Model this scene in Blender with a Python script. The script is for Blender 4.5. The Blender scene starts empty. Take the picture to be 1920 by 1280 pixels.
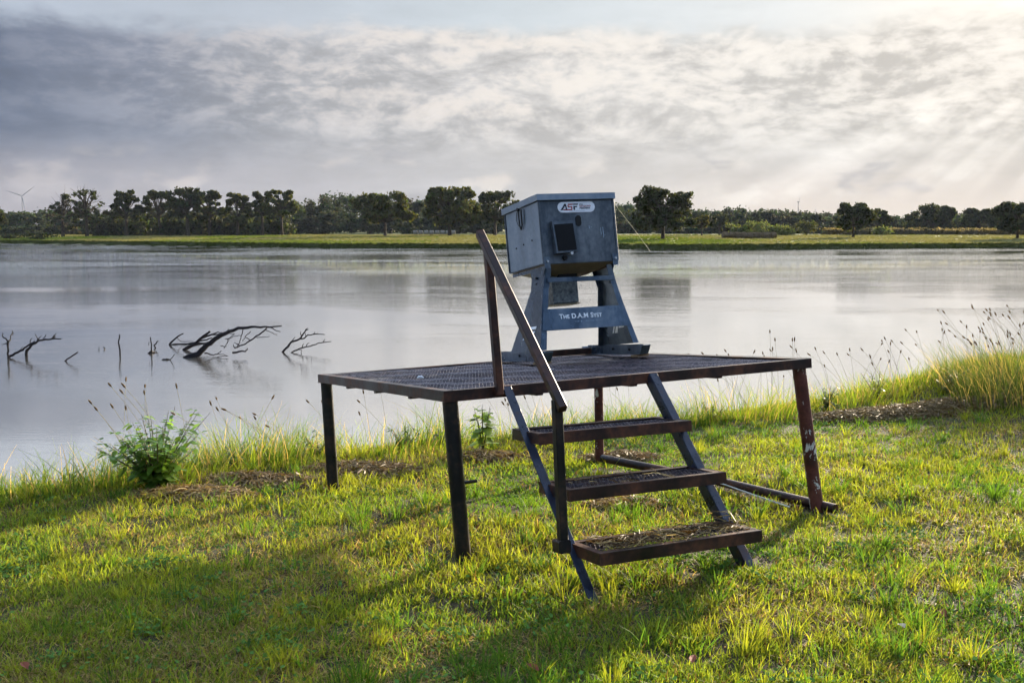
import bpy, math, random
import numpy as np
from mathutils import Vector, Matrix

random.seed(7)
rng = np.random.default_rng(11)
sc = bpy.context.scene
C = sc.collection
R = math.radians

# ------------------------------------------------------------------ camera
CAM_Z = 1.7
PITCH = math.atan(204 / 2000)
cam_d = bpy.data.cameras.new('camera'); cam_d.lens = 37.5; cam_d.sensor_width = 36
cam_d.clip_start = 0.05; cam_d.clip_end = 9000
cam = bpy.data.objects.new('camera', cam_d); C.objects.link(cam)
cam.location = (0, 0, CAM_Z); cam.rotation_euler = (math.pi / 2 - PITCH, 0, 0)
sc.camera = cam
sc.view_settings.view_transform = 'Standard'; sc.view_settings.look = 'None'
sc.view_settings.exposure = 1.75; sc.view_settings.gamma = 1.0
sc.view_settings.use_curve_mapping = False
sc.cycles.use_denoising = True
sc.cycles.max_bounces = 5; sc.cycles.diffuse_bounces = 2; sc.cycles.glossy_bounces = 3; sc.cycles.transmission_bounces = 2; sc.cycles.transparent_max_bounces = 4
sc.cycles.volume_bounces = 0
sc.cycles.use_adaptive_sampling = True; sc.cycles.adaptive_threshold = .03; sc.cycles.adaptive_min_samples = 16
sc.cycles.sample_clamp_indirect = 6

# ------------------------------------------------------------------ sun and sky
SUN_EL, SUN_AZ = R(11.3), R(31.0)          # azimuth clockwise from +Y
SUN = Vector((math.sin(SUN_AZ) * math.cos(SUN_EL), math.cos(SUN_AZ) * math.cos(SUN_EL), math.sin(SUN_EL)))
sun_d = bpy.data.lights.new('sun', 'SUN'); sun_d.energy = 5.0; sun_d.angle = R(1.4); sun_d.color = (1.0, 0.84, 0.62)
sun = bpy.data.objects.new('sun', sun_d); C.objects.link(sun)
sun.rotation_euler = (-SUN).to_track_quat('-Z', 'Y').to_euler(); sun.location = (60, 100, 60)


class NG:
    """tiny node-tree helper"""
    def __init__(self, tree):
        self.t = tree; self.n = tree.nodes; self.l = tree.links
    def new(self, typ, **kw):
        nd = self.n.new(typ)
        for k, v in kw.items():
            setattr(nd, k, v)
        return nd
    def link(self, a, b):
        self.l.new(a, b)
    def put(self, sock, v):
        if hasattr(v, 'is_output'):
            self.l.new(v, sock)
        else:
            sock.default_value = v
    def math(self, op, a, b=0.0, c=0.0, clamp=False):
        nd = self.new('ShaderNodeMath', operation=op, use_clamp=clamp)
        self.put(nd.inputs[0], a); self.put(nd.inputs[1], b); self.put(nd.inputs[2], c)
        return nd.outputs[0]
    def sstep(self, v, a, b, lo=0.0, hi=1.0):
        nd = self.new('ShaderNodeMapRange', interpolation_type='SMOOTHSTEP')
        self.put(nd.inputs[0], v); self.put(nd.inputs[1], a); self.put(nd.inputs[2], b)
        self.put(nd.inputs[3], lo); self.put(nd.inputs[4], hi)
        return nd.outputs[0]
    def mix(self, f, a, b, mode='MIX'):
        nd = self.new('ShaderNodeMix', data_type='RGBA', blend_type=mode)
        self.put(nd.inputs[0], f)
        for s, v in ((nd.inputs[6], a), (nd.inputs[7], b)):
            if isinstance(v, tuple) and len(v) == 3: v = (*v, 1)
            self.put(s, v)
        return nd.outputs[2]
    def vmath(self, op, a, b=None):
        nd = self.new('ShaderNodeVectorMath', operation=op)
        self.put(nd.inputs[0], a)
        if b is not None: self.put(nd.inputs[1], b)
        return nd
    def noise(self, vec, scale, detail=4, rough=.55, dist=0.0, dim='3D'):
        nd = self.new('ShaderNodeTexNoise', noise_dimensions=dim)
        if vec is not None: self.put(nd.inputs['Vector'], vec)
        nd.inputs['Scale'].default_value = scale; nd.inputs['Detail'].default_value = detail
        nd.inputs['Roughness'].default_value = rough; nd.inputs['Distortion'].default_value = dist
        return nd.outputs['Fac']
    def scale(self, vec, s):
        return self.vmath('MULTIPLY', vec, s).outputs[0]
    def ramp(self, fac, stops):
        nd = self.new('ShaderNodeValToRGB')
        cr = nd.color_ramp
        while len(cr.elements) < len(stops): cr.elements.new(0.5)
        for e, (p, c) in zip(cr.elements, stops):
            e.position = p; e.color = (*c, 1)
        self.put(nd.inputs[0], fac)
        return nd.outputs[0]


def build_world():
    w = bpy.data.worlds.new('World'); sc.world = w; w.use_nodes = True
    g = NG(w.node_tree); g.n.clear()
    out = g.new('ShaderNodeOutputWorld'); bg = g.new('ShaderNodeBackground')
    sky = g.new('ShaderNodeTexSky', sky_type='NISHITA'); sky.sun_disc = False
    sky.sun_elevation = SUN_EL; sky.sun_rotation = SUN_AZ; sky.air_density = 1.0; sky.dust_density = 1.5
    d = g.new('ShaderNodeTexCoord').outputs['Generated']
    d = g.vmath('NORMALIZE', d).outputs[0]
    sep = g.new('ShaderNodeSeparateXYZ'); g.link(d, sep.inputs[0])
    el = sep.outputs[2]
    gs = g.vmath('DOT_PRODUCT', d, tuple(SUN)).outputs['Value']
    # layered cloud noise, flattened towards the horizon
    wob = g.noise(g.scale(d, (1, 1, 2.0)), 9.0, 1, .5)
    dv = g.new('ShaderNodeCombineXYZ'); g.link(g.math('MULTIPLY', g.math('SUBTRACT', wob, .5), .03), dv.inputs[2])
    dw = g.vmath('ADD', d, dv.outputs[0]).outputs[0]
    nbig = g.noise(g.scale(d, (1, 1, 3.2)), 3.4, 3, .5, .3)
    nmid = g.noise(g.scale(dw, (1, 1, 2.4)), 17.0, 8, .64, .05)
    nfin = g.noise(g.scale(dw, (1, 1, 2.4)), 46.0, 5, .6, .1)
    nstr = g.noise(g.scale(d, (1, 1, 6.0)), 7.0, 5, .55, .3)
    def c0(n): return g.math('SUBTRACT', n, .5)
    def mul(v, k): return g.math('MULTIPLY', v, k)
    def grey(v):
        cb_ = g.new('ShaderNodeCombineXYZ')
        for i in range(3): g.link(v, cb_.inputs[i])
        return cb_.outputs[0]
    # general tone of the deck as a function of the angle from the sun
    base = g.ramp(gs, [(0.0, (.20, .25, .34)), (.45, (.120, .148, .215)), (.56, (.130, .160, .232)), (.66, (.225, .250, .315)), (.76, (.435, .44, .46)),
                       (.855, (.535, .525, .515)), (.96, (.66, .635, .595)), (1.0, (.70, .655, .59))])
    upper = g.sstep(el, .05, .10)
    soft = g.sstep(gs, .58, .82, .35, 1.0)            # the far left of the deck is smooth, broken towards the sun
    m1 = g.math('ADD', mul(c0(nbig), .9), mul(c0(nstr), .8))
    m2 = g.math('ADD', mul(c0(nmid), 1.6), mul(c0(nfin), 1.2))
    m = g.math('ADD', m1, g.math('MULTIPLY', m2, soft))
    m = g.math('ADD', 1.0, g.math('MULTIPLY', m, g.math('ADD', .22, mul(upper, .55))))
    m = g.math('MINIMUM', g.math('MAXIMUM', m, .80), 1.35)
    cloud = g.mix(1.0, base, grey(m), 'MULTIPLY')
    # sunlit puffs
    pf = g.math('ADD', g.math('ADD', nmid, mul(c0(nfin), .85)), mul(c0(nstr), .75))
    fr = g.sstep(pf, .41, .70)
    fr = g.math('MULTIPLY', fr, g.math('MULTIPLY', g.sstep(el, .065, .12), g.sstep(gs, .60, .84, .10, .62)))
    lit = g.ramp(gs, [(.5, (.40, .39, .42)), (.72, (.65, .59, .55)), (.86, (.79, .72, .645)), (.96, (.86, .81, .74)), (1.0, (.90, .84, .76))])
    cloud = g.mix(fr, cloud, lit)
    # pale, even murk near the horizon
    low = g.sstep(el, .095, .03)
    murk = g.ramp(gs, [(0.0, (.34, .36, .42)), (.55, (.375, .355, .385)), (.75, (.42, .405, .42)), (.855, (.48, .468, .465)), (.96, (.59, .56, .53)), (1.0, (.68, .62, .55))])
    murk = g.mix(1.0, murk, grey(g.math('ADD', 1.0, g.math('ADD', mul(c0(nstr), .55), mul(c0(nmid), .45)))), 'MULTIPLY')
    cloud = g.mix(mul(low, .92), cloud, murk)
    # warm band low down towards the sun
    warm = g.math('MULTIPLY', g.sstep(el, .075, .015), g.sstep(gs, .83, .97))
    cloud = g.mix(mul(warm, .6), cloud, (.78, .66, .55))
    # small cumulus low in the sky, pale on top, and a few dark scraps
    puffn = g.noise(g.scale(d, (1, 1, 1.8)), 20.0, 5, .5, .1)
    puff = g.math('MULTIPLY', g.sstep(puffn, .53, .70), g.math('MULTIPLY', g.sstep(el, .012, .028), g.sstep(el, .085, .05)))
    cloud = g.mix(mul(puff, .62), cloud, g.mix(1.0, lit, (.98, .98, .98), 'MULTIPLY'))
    dk = g.noise(g.scale(g.vmath('ADD', d, (.3, .7, .1)).outputs[0], (1, 1, 2.4)), 13.0, 4, .5, .2)
    dkm = g.math('MULTIPLY', g.sstep(dk, .60, .70), g.math('MULTIPLY', g.sstep(el, .012, .03), g.sstep(el, .10, .06)))
    cloud = g.mix(mul(dkm, .35), cloud, (.25, .26, .31))
    # sun shafts below the deck: streaks that fan out from the sun
    S = SUN; side = Vector((S.y, -S.x, 0)).normalized(); up = side.cross(S).normalized()
    den = g.math('ADD', g.math('ABSOLUTE', gs), .001)
    vs = g.math('DIVIDE', g.vmath('DOT_PRODUCT', d, tuple(up)).outputs['Value'], den)
    hs = g.math('DIVIDE', g.vmath('DOT_PRODUCT', d, tuple(side)).outputs['Value'], den)
    ang = g.math('ARCTAN2', vs, hs)
    nr = g.new('ShaderNodeTexNoise', noise_dimensions='1D')
    g.put(nr.inputs['W'], ang); nr.inputs['Scale'].default_value = 7.0; nr.inputs['Detail'].default_value = 3
    rayv = g.math('MULTIPLY', c0(nr.outputs['Fac']), g.math('MULTIPLY', g.sstep(el, .125, .08), g.sstep(el, .015, .05)))
    rayv = g.math('MULTIPLY', rayv, g.sstep(gs, .86, .95))
    cloud = g.mix(1.0, cloud, grey(g.math('ADD', 1.0, mul(rayv, .75))), 'MULTIPLY')
    # where the deck ends, thin veil of high haze over the clear sky
    edge = g.math('ADD', .173, g.math('ADD', mul(c0(nmid), .055), mul(c0(nbig), .05)))
    deck = g.sstep(g.math('SUBTRACT', edge, el), -.014, .012)
    veil = g.ramp(gs, [(0.0, (.16, .22, .33)), (.45, (.34, .40, .50)), (.56, (.40, .45, .54)), (.75, (.485, .53, .595)), (.855, (.545, .60, .645)), (.96, (.66, .70, .73)), (1.0, (.70, .72, .72))])
    veil = g.mix(1.0, veil, grey(g.math('ADD', 1.0, g.math('ADD', mul(c0(nstr), .30), mul(c0(nmid), .2)))), 'MULTIPLY')
    clear = g.mix(g.sstep(el, .75, .16, .35, .92), sky.outputs[0], g.mix(1.0, veil, (10, 10, 10), 'MULTIPLY'))
    cloud10 = g.mix(1.0, cloud, (10, 10, 10), 'MULTIPLY')
    # behind the viewer the deck thins out to blue
    deck = g.math('MULTIPLY', deck, g.sstep(gs, -.2, .45, .25, 1))
    col = g.mix(deck, clear, cloud10)
    # unseen sky overhead brightened: added fill to lift the grass shadows
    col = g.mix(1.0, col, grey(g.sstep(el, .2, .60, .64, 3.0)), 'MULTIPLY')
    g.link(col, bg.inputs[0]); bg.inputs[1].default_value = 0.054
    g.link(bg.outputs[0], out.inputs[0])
    w.cycles.sampling_method = 'MANUAL'; w.cycles.sample_map_resolution = 512


build_world()

# ------------------------------------------------------------------ helpers
def mat(name):
    m = bpy.data.materials.new(name); m.use_nodes = True
    g = NG(m.node_tree); g.n.clear()
    out = g.new('ShaderNodeOutputMaterial')
    return m, g, out


def link(o, parent=None):
    C.objects.link(o)
    if parent is not None: o.parent = parent
    return o


def tag(o, label=None, cat=None, group=None, kind=None):
    if label: o['label'] = label
    if cat: o['category'] = cat
    if group: o['group'] = group
    if kind: o['kind'] = kind
    return o


def empty(name, loc=(0, 0, 0), label=None, cat=None, group=None, mw=None):
    o = bpy.data.objects.new(name, None); C.objects.link(o); o.empty_display_size = .1
    if mw is not None: o.matrix_world = mw
    else: o.location = loc
    return tag(o, label, cat, group)


def npmesh(name, verts, faces, material, parent=None, col=None, smooth=False):
    """faces: int array (n,k), uniform k"""
    verts = np.asarray(verts, np.float32); faces = np.asarray(faces, np.int32)
    me = bpy.data.meshes.new(name)
    n, k = faces.shape
    me.vertices.add(len(verts)); me.vertices.foreach_set('co', verts.ravel())
    me.loops.add(n * k); me.loops.foreach_set('vertex_index', faces.ravel())
    me.polygons.add(n); me.polygons.foreach_set('loop_start', np.arange(0, n * k, k, dtype=np.int32))
    if smooth: me.polygons.foreach_set('use_smooth', np.ones(n, bool))
    me.update(calc_edges=True)
    if col is not None:
        a = me.color_attributes.new('Col', 'FLOAT_COLOR', 'POINT')
        a.data.foreach_set('color', np.c_[col, np.ones(len(col))].astype(np.float32).ravel())
    me.materials.append(material)
    return link(bpy.data.objects.new(name, me), parent)


class MB:
    def __init__(self): self.v = []; self.f = []
    def add(self, vs, fs):
        o = len(self.v); self.v += [tuple(x) for x in vs]; self.f += [tuple(i + o for i in q) for q in fs]
    def box(self, c, h, rot=None, bev=0.0):
        hx, hy, hz = h
        if bev <= 0:
            vs = [Vector((x * hx, y * hy, z * hz)) for x in (-1, 1) for y in (-1, 1) for z in (-1, 1)]
            fs = [(0, 1, 3, 2), (4, 6, 7, 5), (0, 4, 5, 1), (2, 3, 7, 6), (0, 2, 6, 4), (1, 5, 7, 3)]
        else:
            # extrude an octagon-cornered profile along the longest axis
            ax = max(range(3), key=lambda i: h[i]); o1, o2 = [i for i in range(3) if i != ax]
            a, b = h[o1], h[o2]; e = min(bev, a * .8, b * .8)
            prof = [(a, b - e), (a - e, b), (-a + e, b), (-a, b - e), (-a, -b + e), (-a + e, -b), (a - e, -b), (a, -b + e)]
            vs = []
            for s in (-1, 1):
                for p in prof:
                    q = [0, 0, 0]; q[ax] = s * h[ax]; q[o1] = p[0]; q[o2] = p[1]; vs.append(Vector(q))
            fs = [(i, (i + 1) % 8, 8 + (i + 1) % 8, 8 + i) for i in range(8)] + [tuple(range(7, -1, -1)), tuple(range(8, 16))]
        M = rot if rot is not None else Matrix.Identity(3)
        self.add([M @ v + Vector(c) for v in vs], fs)
    def bar(self, a, b, w, t, up=(0, 0, 1), bev=.004):
        """rectangular bar from a to b; w across, t along 'up'"""
        a, b = Vector(a), Vector(b); y = (b - a); L = y.length; y.normalize()
        x = y.cross(Vector(up)).normalized(); z = x.cross(y)
        M = Matrix((x, y, z)).transposed()
        self.box((a + b) / 2, (w / 2, L / 2, t / 2), M, bev)
    def tube(self, pts, rad, n=8, cap=True):
        pts = [Vector(p) for p in pts]
        if not hasattr(rad, '__len__'): rad = [rad] * len(pts)
        vs = []; ref = None
        for i, p in enumerate(pts):
            d = (pts[min(i + 1, len(pts) - 1)] - pts[max(i - 1, 0)])
            d = d.normalized() if d.length > 1e-9 else Vector((0, 0, 1))
            if ref is None: ref = d.orthogonal().normalized()
            ref = (ref - d * ref.dot(d))
            ref = ref.normalized() if ref.length > 1e-6 else d.orthogonal().normalized()
            bi = d.cross(ref)
            for k in range(n):
                t = 2 * math.pi * k / n
                vs.append(p + (ref * math.cos(t) + bi * math.sin(t)) * rad[i])
        fs = []
        for i in range(len(pts) - 1):
            for k in range(n):
                fs.append((i * n + k, i * n + (k + 1) % n, (i + 1) * n + (k + 1) % n, (i + 1) * n + k))
        if cap:
            fs.append(tuple(range(n - 1, -1, -1))); o = (len(pts) - 1) * n; fs.append(tuple(o + k for k in range(n)))
        self.add(vs, fs)
    def plate(self, poly, nrm, th):
        """polygon (3d points) given a thickness along nrm"""
        nrm = Vector(nrm).normalized() * th / 2; n = len(poly)
        vs = [Vector(p) + nrm for p in poly] + [Vector(p) - nrm for p in poly]
        fs = [tuple(range(n)), tuple(range(2 * n - 1, n - 1, -1))] + [(i, n + i, n + (i + 1) % n, (i + 1) % n) for i in range(n)]
        self.add(vs, fs)
    def build(self, name, material, parent=None, smooth=False):
        me = bpy.data.meshes.new(name); me.from_pydata([tuple(v) for v in self.v], [], self.f); me.update()
        import bmesh
        bm = bmesh.new(); bm.from_mesh(me); bmesh.ops.recalc_face_normals(bm, faces=bm.faces); bm.to_mesh(me); bm.free()
        if smooth:
            me.polygons.foreach_set('use_smooth', np.ones(len(me.polygons), bool))
            try: me.set_sharp_from_angle(angle=R(40))
            except Exception: pass
        me.materials.append(material)
        return link(bpy.data.objects.new(name, me), parent)


# camera ray: photo pixel (1920 x 1280) and forward depth -> world point
RT = Vector((1, 0, 0)); FW = Vector((0, math.cos(PITCH), -math.sin(PITCH))); UP = Vector((0, math.sin(PITCH), math.cos(PITCH)))
def at(px, py, D):
    v = FW * 2000 + RT * (px - 960) - UP * (py - 640)
    return Vector((0, 0, CAM_Z)) + v * (D / v.y)
def on_z(px, py, z):
    v = FW * 2000 + RT * (px - 960) - UP * (py - 640)
    return Vector((0, 0, CAM_Z)) + v * ((z - CAM_Z) / v.z)

# ------------------------------------------------------------------ terrain
WATER_Z = -0.5
_lat = rng.random((64, 64))
def vnoise(x, y):
    x = np.asarray(x, float); y = np.asarray(y, float)
    xi = np.floor(x).astype(int); yi = np.floor(y).astype(int); fx = x - xi; fy = y - yi
    fx = fx * fx * (3 - 2 * fx); fy = fy * fy * (3 - 2 * fy)
    a = _lat[xi % 64, yi % 64]; b = _lat[(xi + 1) % 64, yi % 64]; c = _lat[xi % 64, (yi + 1) % 64]; d = _lat[(xi + 1) % 64, (yi + 1) % 64]
    return a * (1 - fx) * (1 - fy) + b * fx * (1 - fy) + c * (1 - fx) * fy + d * fx * fy
def fbm(x, y, o=3):
    s = 0; a = .5; t = 0
    for i in range(o):
        s = s + a * vnoise(np.asarray(x) * 2 ** i + 7.3 * i, np.asarray(y) * 2 ** i + 3.1 * i); t += a; a *= .5
    return s / t
def sm(v, a, b):
    t = np.clip((np.asarray(v, float) - a) / (b - a), 0, 1); return t * t * (3 - 2 * t)

def shore_s(x, y):
    """distance towards the pond, measured across the near bank"""
    t = .866 * x + .5 * y
    return -.5 * x + .866 * y + .35 * (fbm(t * .35 + 5, t * 0 + 2) - .5) * 2 - .55 * sm(t, 8.5, 12.5) + .8 * sm(-t, 1.0, 8.0) * 0
SH0 = 9.35
FX = np.array([-1700, -400, -105, -60, -26, 0, 24, 52, 73, 300, 1700.])
FY = np.array([420, 320, 214, 180, 149, 143, 140, 144, 152, 200, 420.])
def height(x, y):
    x = np.asarray(x, float); y = np.asarray(y, float)
    s = shore_s(x, y)
    near = np.interp(s, [-60, 0, 4.6, 7.0, 8.1, 8.8, 9.35, 10.2, 13, 40], [.9, .12, 0, -.13, -.17, -.27, -.5, -.8, -1.6, -2.2])
    near = near + (fbm(x * .8, y * .8) - .5) * .09 * sm(s, 9.3, 7.5) + (fbm(x * 3, y * 3, 2) - .5) * .03 * sm(s, 9.3, 7.5)
    t = .866 * x + .5 * y
    near = near + .30 * sm(t, 7.5, 12) * sm(s, 9.6, 7.5) * sm(s, 2, 6)
    yf = np.interp(x, FX, FY) + (fbm(x * .08, x * 0 + 4) - .5) * 6
    d = y - yf
    far = np.where(d > 0, -.55 + .50 * sm(d, -.5, 2.2) + 1.35 * (1 - np.exp(-np.maximum(d, 0) / 60)) + .007 * np.maximum(d - 150, 0), np.maximum(-2.2, -.5 + d * .05))
    far = far + np.where(d > 0, (fbm(x * .06, y * .06) - .5) * .25 * sm(d, 4, 40), 0)
    return np.where(y < 60, near, np.maximum(far, np.where(s < 12, near, -3)))
def H(x, y): return float(height(x, y))

def axis(fine0, fine1, step, lim0, lim1, grow=1.09):
    a = list(np.arange(fine0, fine1, step)); s = step
    while a[-1] < lim1: s *= grow; a.append(a[-1] + s)
    b = [fine0]; s = step
    while b[-1] > lim0: s *= grow; b.append(b[-1] - s)
    return np.array(b[:0:-1] + a)

# ---- ground material
def ground_mat():
    m, g, out = mat('soil_and_turf')
    co = g.new('ShaderNodeNewGeometry').outputs['Position']
    n1 = g.noise(co, .9, 6, .6); n2 = g.noise(co, 14, 6, .65); n3 = g.noise(g.scale(co, (.012, .07, .1)), 1.0, 5, .55)
    n4 = g.noise(g.scale(co, (.10, .35, .3)), 1.0, 6, .65)
    near = g.ramp(n2, [(.25, (.020, .015, .009)), (.5, (.05, .038, .019)), (.75, (.11, .082, .042))])
    near = g.mix(g.sstep(n1, .40, .60, 0, .8), near, (.045, .055, .015))
    far = g.ramp(g.math('ADD', g.math('MULTIPLY', n3, .65), g.math('MULTIPLY', n4, .35)),
                 [(.36, (.055, .08, .02)), (.46, (.105, .125, .032)), (.54, (.15, .15, .055)), (.64, (.19, .165, .08))])
    sp = g.new('ShaderNodeSeparateXYZ'); g.link(co, sp.inputs[0])
    f = g.sstep(sp.outputs[1], 40, 90)
    wet = g.sstep(sp.outputs[2], -.30, -.47)
    col = g.mix(f, near, far); col = g.mix(g.math('MULTIPLY', wet, .8), col, (.045, .032, .02))
    b = g.new('ShaderNodeBsdfPrincipled'); g.link(col, b.inputs['Base Color']); b.inputs['Roughness'].default_value = .9
    b.inputs['Specular IOR Level'].default_value = .15
    bp = g.new('ShaderNodeBump'); bp.inputs['Strength'].default_value = .6; bp.inputs['Distance'].default_value = .02
    g.link(n2, bp.inputs['Height']); g.link(bp.outputs[0], b.inputs['Normal']); g.link(b.outputs[0], out.inputs[0])
    return m
M_ground = ground_mat()
def build_ground():
    xs = axis(-7, 9, .12, -1650, 1650)
    ys = axis(2.2, 15, .12, -300, 120, 1.06); ys = np.r_[ys[ys < 125], np.arange(126, 236, 1.6)]
    ys = np.r_[ys, [ys[-1] + 2.5 * (1.09 ** k_ - 1) / .09 for k_ in range(1, 46)]]; ys = ys[ys < 1700]
    X, Y = np.meshgrid(xs, ys); Z = height(X, Y)
    nx, ny = len(xs), len(ys)
    i = np.arange(nx - 1)[None, :] + np.arange(ny - 1)[:, None] * nx
    F = np.stack([i, i + 1, i + 1 + nx, i + nx], -1).reshape(-1, 4)
    o = npmesh('ground', np.stack([X, Y, Z], -1).reshape(-1, 3), F, M_ground, smooth=True)
    tag(o, kind='structure')
build_ground()

# ---- water
def water_mat():
    m, g, out = mat('pond_water')
    co = g.new('ShaderNodeNewGeometry').outputs['Position']
    a = g.noise(g.scale(co, (.28, 1.25, 1)), 1.3, 5, .6, .4)
    b_ = g.noise(g.scale(co, (.7, 2.8, 1)), 4.2, 4, .6, .2)
    patch = g.noise(g.scale(co, (.05, .11, 1)), 1.0, 4, .55, .4)
    sy = g.new('ShaderNodeSeparateXYZ'); g.link(co, sy.inputs[0])
    amp = g.math('MULTIPLY', g.sstep(patch, .42, .60, .30, 1.35), g.sstep(sy.outputs[1], 24, 78, .12, 1.0))
    h = g.math('ADD', g.math('MULTIPLY', a, .7), g.math('MULTIPLY', b_, .32))
    h = g.math('MULTIPLY', h, amp)
    bp = g.new('ShaderNodeBump'); bp.inputs['Strength'].default_value = .9; bp.inputs['Distance'].default_value = .06
    g.link(h, bp.inputs['Height'])
    gl = g.new('ShaderNodeBsdfGlossy'); gl.inputs['Roughness'].default_value = .015; gl.inputs['Color'].default_value = (.97, .97, .97, 1)
    df = g.new('ShaderNodeBsdfDiffuse'); df.inputs['Color'].default_value = (.42, .39, .335, 1)
    for s in (gl, df): g.link(bp.outputs[0], s.inputs['Normal'])
    fr = g.new('ShaderNodeFresnel'); fr.inputs['IOR'].default_value = 1.33; g.link(bp.outputs[0], fr.inputs['Normal'])
    fac = g.math('ADD', .50, g.math('MULTIPLY', fr.outputs[0], .85), clamp=True)
    mx = g.new('ShaderNodeMixShader'); g.link(fac, mx.inputs[0]); g.link(df.outputs[0], mx.inputs[1]); g.link(gl.outputs[0], mx.inputs[2])
    g.link(mx.outputs[0], out.inputs[0])
    return m
wm = MB(); wm.add([(-900, -60, WATER_Z), (900, -60, WATER_Z), (900, 460, WATER_Z), (-900, 460, WATER_Z)], [(0, 1, 2, 3)])
# keep the sheet off the dry land behind the viewer: start it along the near bank
wm.v = [(-700, -395, WATER_Z), (500, 298, WATER_Z), (420, 420, WATER_Z), (-700, 420, WATER_Z)]
tag(wm.build('pond_water', water_mat()), kind='structure')

# ------------------------------------------------------------------ materials
def metal_mat(name, c1, c2, c3, rough=.55, metallic=.2, scale=9, spec=.5, streak=False, flake=None):
    m, g, out = mat(name)
    co = g.new('ShaderNodeTexCoord').outputs['Object']
    v = g.scale(co, (1, 1, .25)) if streak else co
    n1 = g.noise(v, scale, 8, .65, .3); n2 = g.noise(co, scale * 6, 5, .6)
    f = g.math('ADD', g.math('MULTIPLY', n1, .75), g.math('MULTIPLY', n2, .25))
    col = g.ramp(f, [(.36, c1), (.5, c2), (.64, c3)])
    b = g.new('ShaderNodeBsdfPrincipled')
    if flake:
        nf = g.noise(g.scale(co, (1, 1, .55)), flake[1], 7, .62, .4)
        k = g.sstep(nf, flake[2], flake[2] + .02)
        col = g.mix(k, col, flake[0])
        bp2h = k
    else: bp2h = n2
    g.link(col, b.inputs['Base Color'])
    g.link(g.sstep(n1, .3, .7, rough - .12, rough + .15), b.inputs['Roughness'])
    b.inputs['Metallic'].default_value = metallic; b.inputs['Specular IOR Level'].default_value = spec * .7
    bp = g.new('ShaderNodeBump'); bp.inputs['Strength'].default_value = .25; bp.inputs['Distance'].default_value = .003
    g.link(bp2h, bp.inputs['Height']); g.link(bp.outputs[0], b.inputs['Normal'])
    g.link(b.outputs[0], out.inputs[0])
    return m
M_rust = metal_mat('rusted_dark_paint', (.006, .005, .006), (.032, .013, .010), (.12, .042, .021), .42, .1, 4.5)
M_blue = metal_mat('worn_sky_tinted_stringer_paint', (.009, .012, .022), (.020, .028, .052), (.05, .024, .02), .34, .25, 6)  # blue of the reflected sky put into the dark base colour
M_black = metal_mat('blackened_pipe', (.005, .005, .006), (.011, .010, .010), (.055, .028, .016), .38, .1, 6)
M_red = metal_mat('flaking_red_pipe_paint', (.04, .012, .009), (.085, .020, .014), (.14, .045, .03), .5, .05, 9, .5, False, ((.58, .55, .49), 15, .575))
M_mesh = metal_mat('dark_expanded_steel', (.030, .027, .036), (.085, .072, .09), (.17, .12, .11), .28, .6, 22)
M_galv = metal_mat('galvanised_sheet', (.12, .155, .20), (.18, .225, .285), (.26, .30, .35), .42, .5, 5, .5, True)  # this and the next two sheets: reflected sky blue put into the colour
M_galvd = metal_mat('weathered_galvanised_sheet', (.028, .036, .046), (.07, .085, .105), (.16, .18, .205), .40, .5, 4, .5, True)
M_stand = metal_mat('sky_tinted_stand_sheet', (.026, .042, .064), (.060, .088, .128), (.135, .168, .21), .31, .45, 3.5, .5, True)  # stand: sky reflection painted in as a blue base tint
M_stone = metal_mat('speckled_zinc', (.03, .035, .04), (.13, .145, .15), (.27, .29, .29), .5, .4, 30)
M_tan = metal_mat('tan_hopper_underside', (.14, .115, .075), (.20, .165, .11), (.26, .22, .15), .6, .1, 9)
M_wood = metal_mat('weathered_wood', (.10, .06, .03), (.20, .13, .07), (.30, .21, .12), .8, 0, 14)

def plain(name, c, rough=.5, metallic=0, spec=.5, var=.25, scale=20):
    m, g, out = mat(name)
    n = g.noise(g.new('ShaderNodeTexCoord').outputs['Object'], scale, 4, .6)
    lo = tuple(x * (1 - var) for x in c); hi = tuple(min(1, x * (1 + var)) for x in c)
    b = g.new('ShaderNodeBsdfPrincipled'); g.link(g.ramp(n, [(.3, lo), (.7, hi)]), b.inputs['Base Color'])
    b.inputs['Roughness'].default_value = rough; b.inputs['Metallic'].default_value = metallic; b.inputs['Specular IOR Level'].default_value = spec
    g.link(b.outputs[0], out.inputs[0]); return m
M_glass = plain('black_panel_glass', (.004, .004, .005), .35, 0, .15)
M_blackp = plain('black_opening', (.004, .004, .005), .8)
M_white = plain('white_sticker', (.74, .75, .80), .45, var=.06)
M_ink = plain('navy_ink', (.012, .014, .035), .5)
M_redink = plain('red_ink', (.30, .035, .035), .5)
M_paint = plain('white_lettering', (.80, .82, .86), .5, var=.08)
M_faint = plain('faded_lettering', (.30, .38, .47), .5)
M_bolt = plain('zinc_bolt', (.5, .5, .5), .35, .8)
M_silk = plain('pale_strand', (.45, .42, .25), .6)

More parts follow.
